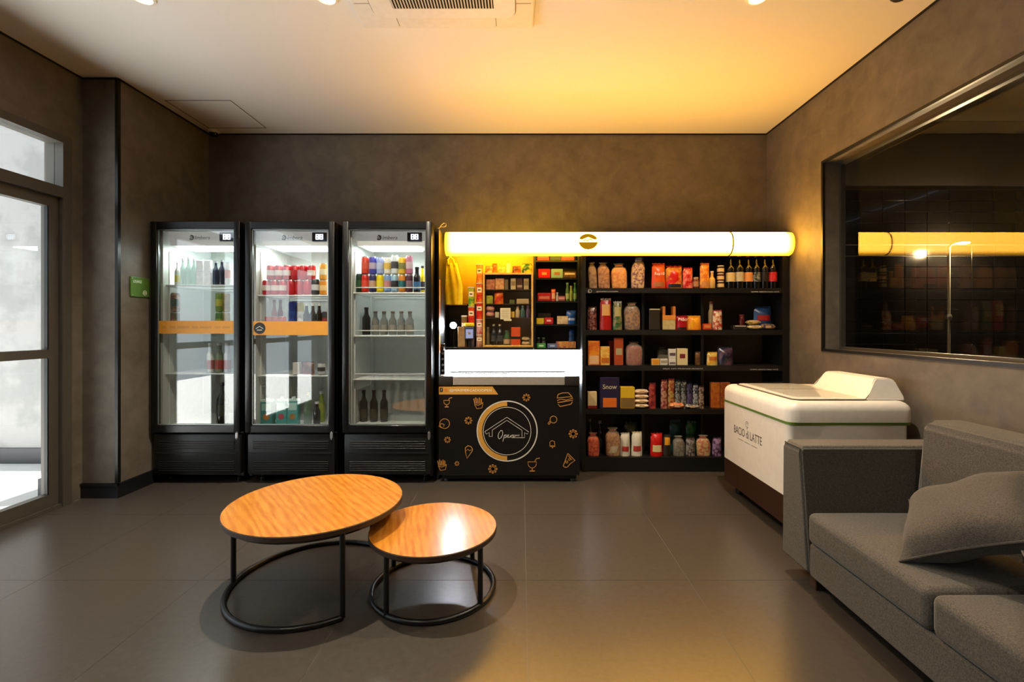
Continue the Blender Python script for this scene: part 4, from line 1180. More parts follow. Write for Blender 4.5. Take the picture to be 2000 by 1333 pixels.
grow(0, [('box', 958, 17, 20, 'salmon box at the left', dict(c='#c88a6a', c2='#a8684c', dep=.06)), ('box', 976, 17, 22, 'salmon box with yellow print', dict(c='#cf8a60', c2='#d8b078', dep=.06)), ('box', 989, 7, 20, 'narrow grey box', dict(c='#6a6250', dep=.05)), ('box', 1002.5, 10, 22, 'narrow white box', dict(c='#c8bc98', lab='#8a7a60', dep=.05)), ('box', 1015, 12, 22, 'dark maroon box', dict(c='#4a3030', lab='#b09a88', lz=(.2, .4), dep=.05)), ('box', 1028, 10, 22, 'narrow beige box', dict(c='#b8a87c', lab='#8a8060', dep=.05))])
grow(1, [('box', 956, 13, 16, 'yellow green gum box', dict(c='#b8b42c', c2='#8a9a2c', dep=.06)), ('bag', 974, 18, 25, 'red and orange candy bag', dict(c='#c8301c', c2='#e0781c')), ('box', 1000, 10, 8, 'tiny green box', dict(c='#5a6a3c', dep=.05)), ('box', 1021, 24, 10, 'long cream box', dict(c='#b8a478', dep=.05))])
grow(2, [('pack', 957, 17, 12, 'lower pink pack', dict(c='#9a4a44', c2='#c88a80', dep=.06)), ('pack', 957, 17, 12, 'upper pink pack', dict(c='#a8504a', c2='#d09a90', dep=.06), 0, 12.2), ('box', 971, 8, 11, 'small pale box', dict(c='#c9c09a', dep=.04)), ('box', 1001, 8, 12, 'small yellow box', dict(c='#d8b44c', dep=.04)), ('bottle', 1011, 9, 23, 'cream bottle with pink cap', dict(c='#cbb488', cap='#8a5c60', neck=.5)), ('bottle', 1021, 10, 24, 'teal bottle', dict(c='#3f6460', cap='#9ab0a0', neck=.5)), ('bottle', 1031.5, 9, 24, 'purple bottle', dict(c='#5c4a60', cap='#7a6a70', neck=.5))])
grow(3, [('bottle', 952.5, 8, 36, 'slim grey bottle', dict(c='#6a5c40', cap='#8a7a58', neck=.6)), ('wine', 964, 11, 42, 'dark bottle with pale top at the left', dict(c='#1c1c1c', cap='#cbb898', lab='#3a3c3a')), ('wine', 976, 11, 42, 'dark bottle with pale top at the right', dict(c='#1c1c1c', cap='#cbb898', lab='#3a3c3a')), ('bottle', 990, 13, 30, 'green bottle with beige label', dict(c='#3a5a34', lab='#c0a070', cap='#4a6a44', neck=.5)),
         ('box', 1007.5, 18, 36, 'orange and black box', dict(c='#d8501c', lab='#2a1c1c', lz=(.36, .5), lw=1.0, dep=.06)), ('pack', 1027, 16, 9, 'lower cream pack', dict(c='#a0905c', c2='#b8a878', dep=.06)), ('pack', 1027, 16, 8, 'upper cream pack', dict(c='#988854', c2='#b8a878', dep=.06), 0, 9.2)])
for px, w, h, d_, c_, c2_ in ((955, 15, 14, 'orange and white noodle packet', '#d86a1c', '#e8d088'), (966, 10, 19, 'orange pointed noodle packet', '#d85a14', '#e8903c'), (979, 14, 13, 'yellow noodle packet', '#e0b83c', '#e8d890'), (993, 9, 20, 'white folded packet', '#ece0b0', '#f4ecc8'), (1009, 17, 14, 'brown and orange packet', '#6a3418', '#c8642c'), (1029, 20, 19, 'green and yellow packet', '#1f5a1c', '#e0c43c')):
    put('bag', px, w, h, d_, 'on top of the glass cabinet', YG + .03, gz1 + .0005, dict(c=c_, c2=c2_, scale=22))

# stacked snack tubes left of the cabinet
YT = YG - .005
for px, col_ in ((936, [('#b88a70', '#8a5c40', 'lowest, brownish'), ('#c89a98', '#b04a40', 'second lowest, pink'), ('#c01a14', '#d0481c', 'middle, red'), ('#c8201a', '#e0782c', 'second highest, red'), ('#e0701c', '#e8a83c', 'topmost, orange')]),
                 (920, [('#5a4a44', '#3a3c44', 'lowest, dark'), ('#c01a14', '#d8581c', 'middle, red'), ('#4f8f24', '#c8c43c', 'topmost, green')])):
    hs = (25, 30, 33, 38, 37) if px == 936 else (43, 37, 38)
    zc = gz0 - .0 if px == 936 else gz0
    acc = 0
    for (ca, cb, nm), h_ in zip(col_, hs):
        put('tube', px, 13, h_ - .4, f'{nm} snack tube', 'in the stack touching the glass cabinet' if px == 936 else 'in the second stack from the glass cabinet', YT, gz0 + .0006, dict(c=ca, c2=cb), stack=acc * YT / F)
        acc += h_
put('tube', 906, 12, 62, 'green and brown snack tube', 'standing alone left of the tube stacks', YT, gz0 + .0006, dict(c='#4a6a34', c2='#8a5c34'))

# ledge that carries cabinet, tubes and terminal
lg = thing('kiosk_ledge', 'dark ledge above the white lit panel', 'shelf', (0, 3.86, gz0))
bm = B(); box(bm, KX + .018, nx0 - .002, 0, .238, -.014, -.0006, .002, 1); mk('board', bm, M_RACK, lg)
bm = B(); box(bm, KX + .018, nx0 - .002, .001, .02, -.022, -.0145); mk('front_lip', bm, M_BLACK, lg)

# payment terminal, box, bright lamp, bag, ribbon, sockets
YP = 3.872
t = thing('payment_terminal', 'small card terminal with pale screen and yellow top', 'terminal', (X(917, YP), 3.874, gz0))
w_, h_ = 17 * YP / F, 30 * YP / F
bm = B(); box(bm, -.012, .012, 0.003, .0095, 0.0006, .09); mk('stand', bm, M_BLACK, t)
bm = B(); box(bm, -w_ / 2, w_ / 2, -.01, .008, .068, .068 + h_ * .8, .004, 2); mk('terminal_body', bm, plain('#3a3f5c', .4), t)
bm = B(); box(bm, -w_ * .42, w_ * .42, -.0115, -.0095, .075, .075 + h_ * .58); s_ = mk('screen', bm, emit('#b8bce0', .7), t)
bm = B(); prism(bm, circ(0, .075 + h_ * .32, .012, 16), -.0125, -.0116); mk('screen_emblem', bm, plain('#8a8470', .5), s_)
bm = B(); box(bm, -w_ * .55, w_ * .55, -.014, .01, .068 + h_ * .82, .068 + h_ * 1.06, .008, 3); mk('yellow_top', bm, plain('#d8c41c', .4), t, smooth=True)
put('box', 901, 14, 40, 'tan cardboard box', 'beside the payment terminal', 3.868, gz0 + .0006, dict(c='#9a7a4c', c2='#8a6c44', dep=.03))
t = thing('led_spotlight', 'bright white lamp shining beside the yellow bag', 'lamp', (X(885, YP), YP + .03, gz0))
zl = Z(636, YP) - gz0
bm = B(); lathe(bm, [(.02, 0), (.02, .006), (.006, .01), (.006, zl)], 14); mk('stem', bm, M_BLACK, t, smooth=True)
bm = B(); lathe(bm, [(.0275, -.0), (.03, .02), (.02, .05), (.001, .055)], 18); bm.transform(Matrix.Translation((0, -.02, zl)) @ Matrix.Rotation(-PI / 2, 4, 'X')); mk('lamp_housing', bm, M_BLACK, t, smooth=True)
bm = B(); lathe(bm, [(.001, 0), (.0265, 0)], 18, cap=False); bm.transform(Matrix.Translation((0, -.0205, zl)) @ Matrix.Rotation(-PI / 2, 4, 'X')); mk('lamp_lens', bm, emit('#f4f8ff', 620.0), t)

t = thing('hanging_bag', 'yellow plastic bag hanging from a hook at the kiosk side', 'bag', (X(886, 3.88), 3.90, Z(595, 3.88)))
hb = Z(500, 3.88) - Z(595, 3.88); wb = 34 * 3.88 / F
def cloth(x0f, x1f, z0, z1, nx, nz_, amp, name, m):
    bm = B(); rr = []
    for j in range(nz_ + 1):
        v = j / nz_; r_ = []
        for i in range(nx + 1):
            u = i / nx
            x = x0f(v) + (x1f(v) - x0f(v)) * u
            y = amp * math.sin(u * 14 + v * 3) * (1 - .4 * v) + .01 * math.sin(PI * u)
            r_.append(bm.verts.new((x, -y, z0 + (z1 - z0) * v)))
        rr.append(r_)
    for a, b in zip(rr, rr[1:]):
        for i in range(nx): bm.faces.new((a[i], a[i + 1], b[i + 1], b[i]))
    r = bmesh.ops.extrude_face_region(bm, geom=list(bm.faces))
    for g in r['geom']:
        if isinstance(g, bmesh.types.BMVert): g.co.y += .02
    return mk(name, bm, m, t, smooth=True)
MY = plain('#fae428', .4, 0, '#f4d018', 14)
cloth(lambda v: -wb * .5 + wb * .12 * max(0, v - .4), lambda v: wb * .5 - wb * .62 * max(0, v - .45) ** 1.0, 0, hb * .86, 18, 12, .006, 'bag_body', MY)
bm = B(); tube(bm, [(-wb * .3, -.01, hb * .82), (-wb * .34, -.01, hb * .92), (-wb * .2, -.01, hb * .98), (-wb * .02, -.01, hb * .92), (wb * .06, -.01, hb * .8)], .008, 6); mk('handle', bm, MY, t, smooth=True)
bm = B(); tube(bm, [(-wb * .5 - .001, -.01, hb * .97), (-wb * .22, -.01, hb * .97), (-wb * .2, -.01, hb * 1.0)], .003, 6); mk('hook', bm, M_STEEL, t)

t = thing('tape_loop', 'pale loop of tape on the kiosk corner above the light box', 'tape', (KX + .008, 3.615, 1.93))
lp = [(.0 + .0, 0, .0), (.012, 0, .012), (.025, 0, .03), (.045, 0, .046), (.06, 0, .04), (.062, 0, .024), (.045, 0, .014), (.022, 0, .016), (.006, 0, .006)]
bm = B(); L_ = []
for x, y, z in lp: L_.append((bm.verts.new((x, -.008, z)), bm.verts.new((x, .008, z))))
for a, b in zip(L_, L_[1:]): bm.faces.new((a[0], a[1], b[1], b[0]))
r = bmesh.ops.solidify(bm, geom=list(bm.faces), thickness=.0015)
mk('loop', bm, plain('#d8c49a', .5), t, smooth=True)
bm = B(); box(bm, -.006, .0065, -.009, .009, 0.0005, .006); mk('stuck_end', bm, plain('#cbb68c', .5), t)

t = thing('power_strip', 'dark power strip with plugs on the kiosk side by the freezer', 'power strip', (KX + .0165, 3.70, .80))
bm = B(); box(bm, 0, .03, -.02, .02, 0, .24, .004, 2); mk('strip_body', bm, M_BLACKG, t)
for k in range(5):
    bm = B(); prism(bm, circ(.015, .03 + .045 * k, .01, 12), -.024, -.0195); mk('socket', bm, plain('#8a929a', .4), t)
bm = B(); box(bm, .004, .028, -.05, -.0245, .19, .22, .004, 2); mk('plug', bm, M_BLACK, t)

# ---- white backlit panel and chest freezer
YW = 3.985
wx0, wx1 = KX + .02, RX0 - .004
t = thing('backlit_panel', 'bright white backlit panel behind the black chest freezer', 'light panel', ((wx0 + wx1) / 2, YW, .70))
bm = B(); box(bm, wx0 - (wx0 + wx1) / 2, wx1 - (wx0 + wx1) / 2, 0, .012, 0, Z(681.5, YW) - .70); mk('diffuser', bm, emit('#eaf6ff', PANEL_E), t)
bm = B(); box(bm, wx0 - (wx0 + wx1) / 2, wx1 - (wx0 + wx1) / 2, .0125, .03, -.68, Z(681.5, YW) - .70); mk('rear_case', bm, M_WHITE, t)

YF = 3.53
fx0, fx1 = X(857, YF), X(1132, YF); FD = .43
fr = thing('chest_freezer', 'black chest freezer printed with food icons and a round house logo', 'freezer', (0, YF, 0))
zt = Z(752, YF); zr = Z(736, YF); zb_ = Z(929, YF)
M_FRZ = plain('#0e0c0b', .35)
bm = B(); box(bm, fx0, fx1, 0, .04, zb_, zt, .004, 2); fp = mk('front_panel', bm, M_FRZ, fr)
bm = B(); box(bm, fx0, fx0 + .04, .0405, FD, zb_, zt); box(bm, fx1 - .04, fx1, .0405, FD, zb_, zt); box(bm, fx0 + .04, fx1 - .04, FD - .04, FD, zb_, zt); box(bm, fx0 + .04, fx1 - .04, .0405, FD - .04, zb_, zb_ + .04)
mk('cabinet', bm, plain('#b8bcc0', .4), fr)
bm = B(); box(bm, fx0 + .04, fx1 - .04, .0405, .05, zb_ + .04, zt); box(bm, fx0 + .04, fx1 - .04, .05, FD - .04, .52, .53); mk('inner_liner', bm, M_WHITE, fr)
bm = B(); ra, rb = X(885, YF), X(1103, YF)
box(bm, ra, rb, -.006, .03, zt - .003, zr, .004, 2); mk('front_rim', bm, plain('#a8a094', .35, .3), fr)
for a, b in ((fx0, ra), (rb, fx1)):
    bm = B(); box(bm, a, b, -.008, .05, zt - .006, zr + .002, .005, 2); mk('rim_corner', bm, plain('#2a2622', .4), fr, smooth=True)
bm = B(); box(bm, fx0, fx0 + .03, .05, FD, zt, zr); box(bm, fx1 - .03, fx1, .05, FD, zt, zr); box(bm, fx0 + .03, fx1 - .03, FD - .03, FD, zt, zr); mk('side_rim', bm, plain('#c8ccd0', .35), fr)
for a, b, y in ((fx0 + .03, -.09, 0), (-.10, fx1 - .03, .006)):
    bm = B(); box(bm, a, b, .032, FD - .032, zr - .012 + y, zr - .007 + y); gl = mk('sliding_glass', bm, glass_mat(1.5), fr)
bm = B(); box(bm, X(897, YF + .4), X(1103, YF + .4), FD - .055, FD - .045, zr - .001, zr + .006); mk('glass_handle', bm, plain('#6a6e74', .4), fr)
for sx in (fx0 + .05, fx1 - .05):
    for sy in (.05, FD - .06):
        bm = B(); lathe(bm, [(.018, 0.0), (.018, .026), (.008, .03), (.008, zb_)], 12, sx, sy); mk('caster', bm, plain('#4a4a4c', .4, .4), fr, smooth=True)
bm = B(); box(bm, fx0 + .02, fx1 - .02, .03, FD - .02, .02, zb_ - .001); mk('plinth', bm, M_BLACKG, fr)
# printed front
GOLD, GOLD2, PW = plain('#b8803c', .5), plain('#c89038', .5), plain('#cfc8ba', .5)
def fpx(px, py): return (X(px, YF), Z(py, YF))
U = YF / F
def inkpart(name, fn, m=GOLD):
    bm = B(); fn(bm); mk(name, bm, m, fp)
ya, yb = -.0012, .0005
bm = B(); prism(bm, [fpx(857.3, 755.5), fpx(962, 755.5), fpx(973, 771), fpx(857.3, 771)], ya, yb); bn = mk('banner', bm, GOLD2, fp)
text('lettering', '@MINIMERCADOOPEN', 82 * U, plain('#efe6d2', .5), bn, (fpx(919, 0)[0], ya - .0002, Z(763.3, YF)), h=.024)
bm = B(); prism(bm, [fpx(859, 758), fpx(865, 758), fpx(865, 766), fpx(859, 766)], ya - .0008, ya); ic = mk('social_icon', bm, M_BLACK, bn)
text('icon_letter', 'f', 2.4 * U, PW, ic, (fpx(862.2, 0)[0], ya - .0009, Z(762, YF)), h=.02)
bm = B(); c0 = fpx(871, 762.5); stroke(bm, circ(c0[0], c0[1], .010, 14), .003, ya - .0008, ya, True); stroke(bm, circ(c0[0], c0[1], .004, 8), .002, ya - .0008, ya, True); mk('social_icon', bm, plain('#d0602c', .5), bn)
cc = fpx(990.5, 842.5)
R1 = 58.5 * U; R2 = 46.5 * U
inkpart('logo_outer_ring', lambda b: stroke(b, circ(cc[0], cc[1], R1, 64), .009, ya, yb, True), PW)
inkpart('logo_inner_ring', lambda b: stroke(b, circ(cc[0], cc[1], R2, 64), .004, ya, yb, True), PW)
inkpart('logo_gold_half', lambda b: stroke(b, circ(cc[0], cc[1], (R1 + R2) / 2 + .003, 40, PI / 2, 3 * PI / 2), (R1 - R2) * .72, ya, yb), GOLD2)
def house(b):
    P_ = [(956.5, 848), (990, 824), (1031, 846.5), (1029, 852), (1025, 850), (1025, 855), (1020, 855), (1020, 840), (990, 822.5 + 0), (961, 841), (961, 853), (956, 853), (956, 845), (949, 848), (947, 843), (990, 815), (1033, 843.5), (1030, 848)]
    stroke(b, [fpx(947, 843.5), fpx(990, 815.5), fpx(1032.5, 844), fpx(1030, 848.5), fpx(1024.5, 845.5), fpx(1024.5, 855.5), fpx(999, 855.5)], .0034, ya, yb)
    stroke(b, [fpx(947, 843.5), fpx(950, 848.5), fpx(955.5, 845), fpx(955.5, 853), fpx(961.5, 853), fpx(961.5, 840.5), fpx(990, 821.5), fpx(1019.5, 841), fpx(1019.5, 853.5)], .0034, ya, yb)
inkpart('logo_house', house, PW)
def script(b):   # handwritten Open
    def s(pts, w=.0042): stroke(b, [fpx(972 + x, 860 - y) for x, y in pts], w, ya, yb)
    s([(6, 18), (3, 15), (1, 10), (1, 5), (3, 2), (6, 4), (9, 9), (10, 14), (9, 18), (6, 19), (4, 16)])
    s([(13, 10), (12, 5), (10, -3)]); s([(12, 6), (15, 10), (17, 10), (17, 7), (14, 4), (12, 5)])
    s([(17, 5), (20, 7), (22, 10), (20, 10.5), (19, 7), (21, 4.5), (24, 6)])
    s([(24, 6), (26, 10), (25.5, 5)]); s([(26, 7), (29, 10), (31, 10), (30, 6), (31, 5), (34, 8), (36, 8.5)])
inkpart('logo_script', script, PW)
text('logo_lettering', 'STORE', 15 * U, PW, fp, (fpx(1007, 0)[0], ya, Z(851, YF)), h=.011)
def flake(b, px, py, r):
    c_ = fpx(px, py)
    for k in range(8):
        a = PI * k / 4
        prism(b, circ(c_[0] + r * .8 * U * math.cos(a), c_[1] + r * .8 * U * math.sin(a), r * .24 * U, 8), ya, yb)
        stroke(b, [(c_[0], c_[1]), (c_[0] + r * .75 * U * math.cos(a), c_[1] + r * .75 * U * math.sin(a))], r * .26 * U, ya, yb)
    prism(b, circ(c_[0], c_[1], r * .42 * U, 12), ya, yb)
for px, py, r in ((1028, 777, 7.5), (915, 822, 7.5), (874, 859.5, 6.2), (962.5, 916.5, 9), (1119.5, 848, 8.8), (892.5, 906, 4.6)):
    inkpart('printed_flake', lambda b: flake(b, px, py, r))
def sk(b, pts, w=.0042, closed=False): stroke(b, [fpx(*p) for p in pts], w, ya, yb, closed)
def fries(ox, oy, s):
    def f(b):
        q = lambda L: [(ox + x * s, oy + y * s) for x, y in L]
        sk(b, q([(-9, 2), (-4, 11), (6, 9), (8, -2)]), .0045); sk(b, q([(-9, 2), (-2, 4), (4, 2), (8, -2)]))
        for k in range(5): sk(b, q([(-8 + k * 3.2, 1), (-10 + k * 3.6, -9 - (k % 2) * 2)]), .007)
    inkpart('printed_fries', f)
fries(935.5, 788, 1.0); fries(864.5, 909, .95)
def drink(ox, oy, s):
    def f(b):
        q = lambda L: [(ox + x * s, oy + y * s) for x, y in L]
        sk(b, q([(-8, -6), (8, -6), (7, 1), (3, 5), (-3, 5), (-7, 1)]), .005, True); sk(b, q([(0, 5), (0, 10)]), .006); sk(b, q([(-5, 11), (5, 11)]), .008)
        sk(b, q([(4, -6), (8, -12), (14, -13)]), .006)
    inkpart('printed_drink', f)
drink(872.5, 787, .75); drink(1039.5, 909, 1.05)
inkpart('printed_donut', lambda b: (sk(b, circ(868.5, 828, 9.5, 20), .005, True), sk(b, [(858, 830), (863, 828), (868, 830), (866, 834)], .005), sk(b, [(857, 832), (862, 836)], .006)))
inkpart('printed_cone', lambda b: (sk(b, [(909, 882), (912, 896), (922, 882)], .006), sk(b, circ(916, 878, 7.5, 14, PI * .95, PI * 2.05) if False else [(909, 882), (909, 875), (914, 871), (920, 873), (923, 878), (922, 882)], .006), sk(b, [(911, 881), (914, 878), (917, 881), (921, 879)], .004)))
inkpart('printed_burger', lambda b: (sk(b, [(1088, 778), (1090, 771), (1098, 768), (1110, 767.5), (1116, 774), (1117, 777)], .006), sk(b, [(1088, 778), (1117, 775)], .005), sk(b, [(1088, 783), (1096, 780), (1106, 782), (1119, 778)], .005), sk(b, [(1089, 787), (1119, 782)], .006), sk(b, [(1090, 790), (1094, 794.5), (1115, 790), (1118, 785)], .006)))
inkpart('printed_drumstick', lambda b: (sk(b, circ(1081, 820, 6.8, 14), .005, True), sk(b, [(1076, 825), (1072, 830), (1070, 828), (1074, 823)], .005)))
inkpart('printed_lolly', lambda b: (sk(b, [(1074, 873), (1074, 864), (1078, 861), (1083, 863), (1084, 873)], .005), sk(b, [(1073.5, 872), (1084, 872)], .01), sk(b, [(1079, 872), (1079, 876)], .008)))
inkpart('printed_pizza', lambda b: (sk(b, [(1109, 886), (1123, 900), (1114, 906), (1108, 913), (1103, 913), (1100, 911)], .006), sk(b, [(1109, 886), (1100, 911)], .006), sk(b, [(1110, 891), (1117, 899)], .005), sk(b, circ(1107, 903, 2.2, 8), .005, True), sk(b, circ(1112, 898, 2, 8), .004, True)))
# ================================================================== ice cream freezer
IX0, IX1, IY0, IY1 = 1.445, 2.135, 2.53, 3.385
ic = thing('ice_cream_freezer', 'white ice cream freezer with brown base and green stripe beside the sofa', 'freezer', (0, 0, 0))
def slab(bm, x0, x1, y0, y1, z0, z1, r, rt=0.0, seg=6, rings=5):
    """rounded-corner block; rt rounds the upper edge"""
    def loop(ins, z):
        pts = []; rr = max(.004, r - ins * .6)
        for (sx, sy, a0) in ((1, 1, 0), (-1, 1, PI / 2), (-1, -1, PI), (1, -1, 3 * PI / 2)):
            cx = (x1 - ins - rr) if sx > 0 else (x0 + ins + rr); cy = (y1 - ins - rr) if sy > 0 else (y0 + ins + rr)
            for k in range(seg + 1):
                a = a0 + PI / 2 * k / seg; pts.append((cx + rr * math.cos(a), cy + rr * math.sin(a), z))
        return [bm.verts.new(p) for p in pts]
    L = [loop(0, z0), loop(0, z1 - rt)]
    if rt > 0:
        for k in range(1, rings + 1):
            a = PI / 2 * k / rings; L.append(loop(rt * (1 - math.cos(a)), z1 - rt + rt * math.sin(a)))
    for a, b in zip(L, L[1:]):
        n = len(a)
        for i in range(n):
            j = (i + 1) % n; bm.faces.new((a[i], a[j], b[j], b[i]))
    bm.faces.new(L[0]); bm.faces.new(L[-1])
    return bm
M_IW = plain('#ece6da', .35)
zg = .658
bm = B(); slab(bm, IX0 + .004, IX1 - .03, IY0 + .012, IY1 - .012, .245, zg - .0145, .03); body = mk('body', bm, M_IW, ic, smooth=True)
bm = B(); slab(bm, IX0 + .004, IX1 - .03, IY0 + .012, IY1 - .012, .085, .2445, .03); mk('brown_base', bm, plain('#33190f', .45), ic, smooth=True)
bm = B(); slab(bm, IX0 + .001, IX1 - .012, IY0 + .006, IY1 - .006, zg - .014, zg, .034); mk('green_stripe', bm, plain('#5c7a1c', .45), ic, smooth=True)
# lid ring with an opening
bm = B(); slab(bm, IX0, IX1, IY0, IY1, zg + .0005, .768, .06, .05); lid = mk('lid', bm, M_IW, ic, smooth=True)
gx0_, gx1_, gy0_, gy1_ = IX0 + .075, 1.93, IY0 + .075, IY1 - .075
bm = B(); slab(bm, gx0_ - .012, gx1_ + .012, gy0_ - .012, gy1_ + .012, .7685, .772, .05); mk('glass_seal', bm, plain('#3a342c', .5), lid)
bm = B(); slab(bm, gx0_, gx1_, gy0_, gy1_, .7722, .776, .04); mk('lit_well', bm, plain('#f4f0e8', .25), lid)
bm = B(); slab(bm, gx0_ + .02, gx1_ - .03, gy0_ + .03, (gy0_ + gy1_) / 2 + .03, .778, .783, .03, .002); mk('sliding_glass', bm, glass_mat(1.4, (.97, .98, .98), boost=.6), lid)
bm = B(); slab(bm, gx0_ + .02, gx1_ - .03, (gy0_ + gy1_) / 2 - .03, gy1_ - .03, .7835, .7885, .03, .002); mk('sliding_glass', bm, glass_mat(1.4, (.97, .98, .98), boost=.6), lid)
# raised rear housing on the wall side
bm = B(); y_a, y_b = IY0 + .07, IY1 - .27
prof = [(1.90, .765), (1.945, .80), (1.985, .878), (2.0, .886), (2.085, .886), (2.105, .87), (2.125, .79), (2.13, .765)]
A = []
for f, ys in ((0.0, y_a), (1.0, y_b)):
    A.append([bm.verts.new((x, ys + (1 - 2 * f) * max(0, (z - .765)) * .35, z)) for x, z in prof])
n = len(prof)
for i in range(n - 1): bm.faces.new((A[0][i], A[0][i + 1], A[1][i + 1], A[1][i]))
bm.faces.new(A[0]); bm.faces.new(A[1]); bm.faces.new((A[0][0], A[0][-1], A[1][-1], A[1][0]))
bmesh.ops.bevel(bm, geom=[e for e in bm.edges], offset=.006, segments=2, affect='EDGES')
mk('raised_housing', bm, M_IW, ic, smooth=True)
INK = plain('#4a4438', .5)
yl = lambda px: 1.449 * F / (px - VX)
y1_, y2_ = yl(1434), yl(1488); ym = (y1_ + y2_) / 2
zt_ = H - (849.5 - VY) * ym / F
text('brand_lettering', 'BACIO di LATTE', y1_ - y2_, INK, body, (1.4488, ym, zt_), h=.052, axis='left')
bm = B()      # fine print under the name, too small to read
for k in range(3): stroke(bm, [(-.125 + k * .088, 0), (-.125 + k * .088 + .074, 0)], .0045, 0, .0006)
bm.transform(Matrix.Rotation(-PI / 2, 4, 'Z')); mk('fine_print', bm, plain('#8a8474', .5), body, (1.4488, ym, zt_ - .055))
bm = B(); stroke(bm, circ(0, 0, .019, 18, .4, 5.6), .0035, 0, .0006); stroke(bm, circ(.002, .001, .009, 12, -1, 3.6), .003, 0, .0006); stroke(bm, [(.01, -.012), (.004, -.026), (-.01, -.028)], .003, 0, .0006)
bm.transform(Matrix.Rotation(-PI / 2, 4, 'Z')); mk('brand_emblem', bm, INK, body, (1.4488, yl(1459), H - (830 - VY) * yl(1459) / F))
for sx in (IX0 + .09, IX1 - .1):
    for sy in (IY0 + .09, IY1 - .09):
        bm = B(); lathe(bm, [(.025, 0), (.03, .01), (.03, .045), (.02, .055), (.02, .0845)], 14, sx, sy); mk('caster', bm, M_BLACK, ic, smooth=True)

# ================================================================== sofa
def fabric(c1, c2):
    m, nt, b = new_mat('woven_fabric')
    n = noise(nt, 230, 3, .7); n2 = noise(nt, 14, 3)
    nt.links.new(ramp(nt, n, c1, c2, .36, .64), b.inputs['Base Color'])
    b.inputs['Roughness'].default_value = .95; b.inputs['Sheen Weight'].default_value = .15
    bump(nt, n, b, .25, .003)
    return m
M_SOFA = fabric('#3b3731', '#5f5a52')
SX0, SXW = 1.262, 2.03
sf = thing('sofa', 'grey fabric sofa along the right wall', 'sofa', (0, 0, 0))
def soft(x0, x1, y0, y1, z0, z1, r, name, parent, bulge_=0.0, m=M_SOFA):
    b2 = bmesh.new(); bmesh.ops.create_cube(b2, size=1.0)
    for v in b2.verts: v.co = Vector(((x0 + x1) / 2 + v.co.x * (x1 - x0), (y0 + y1) / 2 + v.co.y * (y1 - y0), (z0 + z1) / 2 + v.co.z * (z1 - z0)))
    bmesh.ops.bevel(b2, geom=list(b2.edges), offset=r, segments=4, affect='EDGES', profile=.5)
    if bulge_ > 0:
        bmesh.ops.subdivide_edges(b2, edges=list(b2.edges), cuts=3, use_grid_fill=True)
        for v in b2.verts:
            u = (v.co.x - x0) / (x1 - x0) * 2 - 1; w = (v.co.y - y0) / (y1 - y0) * 2 - 1
            if v.co.z > (z0 + z1) / 2: v.co.z += bulge_ * (1 - u * u) * (1 - w * w)
    return weighted(mk(name, b2, m, parent))
soft(SX0, SXW, .82, 2.06, .085, .232, .015, 'base', sf)
def arm(y0, y1):
    b2 = bmesh.new()
    # arm front leans: wider at the foot, with a rounded top edge
    P_ = [(SX0 - .0, .085), (SX0 + .004, .615), (SX0 + .014, .634), (SXW - .02, .634), (SXW, .60), (SXW, .085)]
    prism(b2, P_, y0, y1)
    for v in b2.verts:      # the inner face leans outwards
        if abs(v.co.y - (y0 if y1 > 2 else y1)) < 1e-6: v.co.y += (1 if y1 > 2 else -1) * .07 * max(0, (v.co.z - .3)) / .33
    bmesh.ops.bevel(b2, geom=list(b2.edges), offset=.014, segments=3, affect='EDGES')
    return weighted(mk('arm', b2, M_SOFA, sf))
arm(2.062, 2.278); arm(.60, .818)
b2 = bmesh.new()
prism(b2, [(1.738, .236), (1.738, .42), (1.752, .745), (1.78, .772), (1.93, .772), (2.01, .70), (2.02, .236)], .822, 2.058)
bmesh.ops.bevel(b2, geom=list(b2.edges), offset=.018, segments=3, affect='EDGES')
weighted(mk('backrest', b2, M_SOFA, sf))
for a, b in ((1.442, 2.058), (.824, 1.438)):
    soft(SX0 - .012, 1.736, a, b, .2335, .368, .028, 'seat_cushion', sf, .012)
for x in (SX0 + .05, SXW - .07):
    for y in (2.09, .66):
        bm = B(); box(bm, x, x + .045, y, y + .045, 0, .0849, .003, 1); mk('foot', bm, plain('#3a2414', .5), sf)

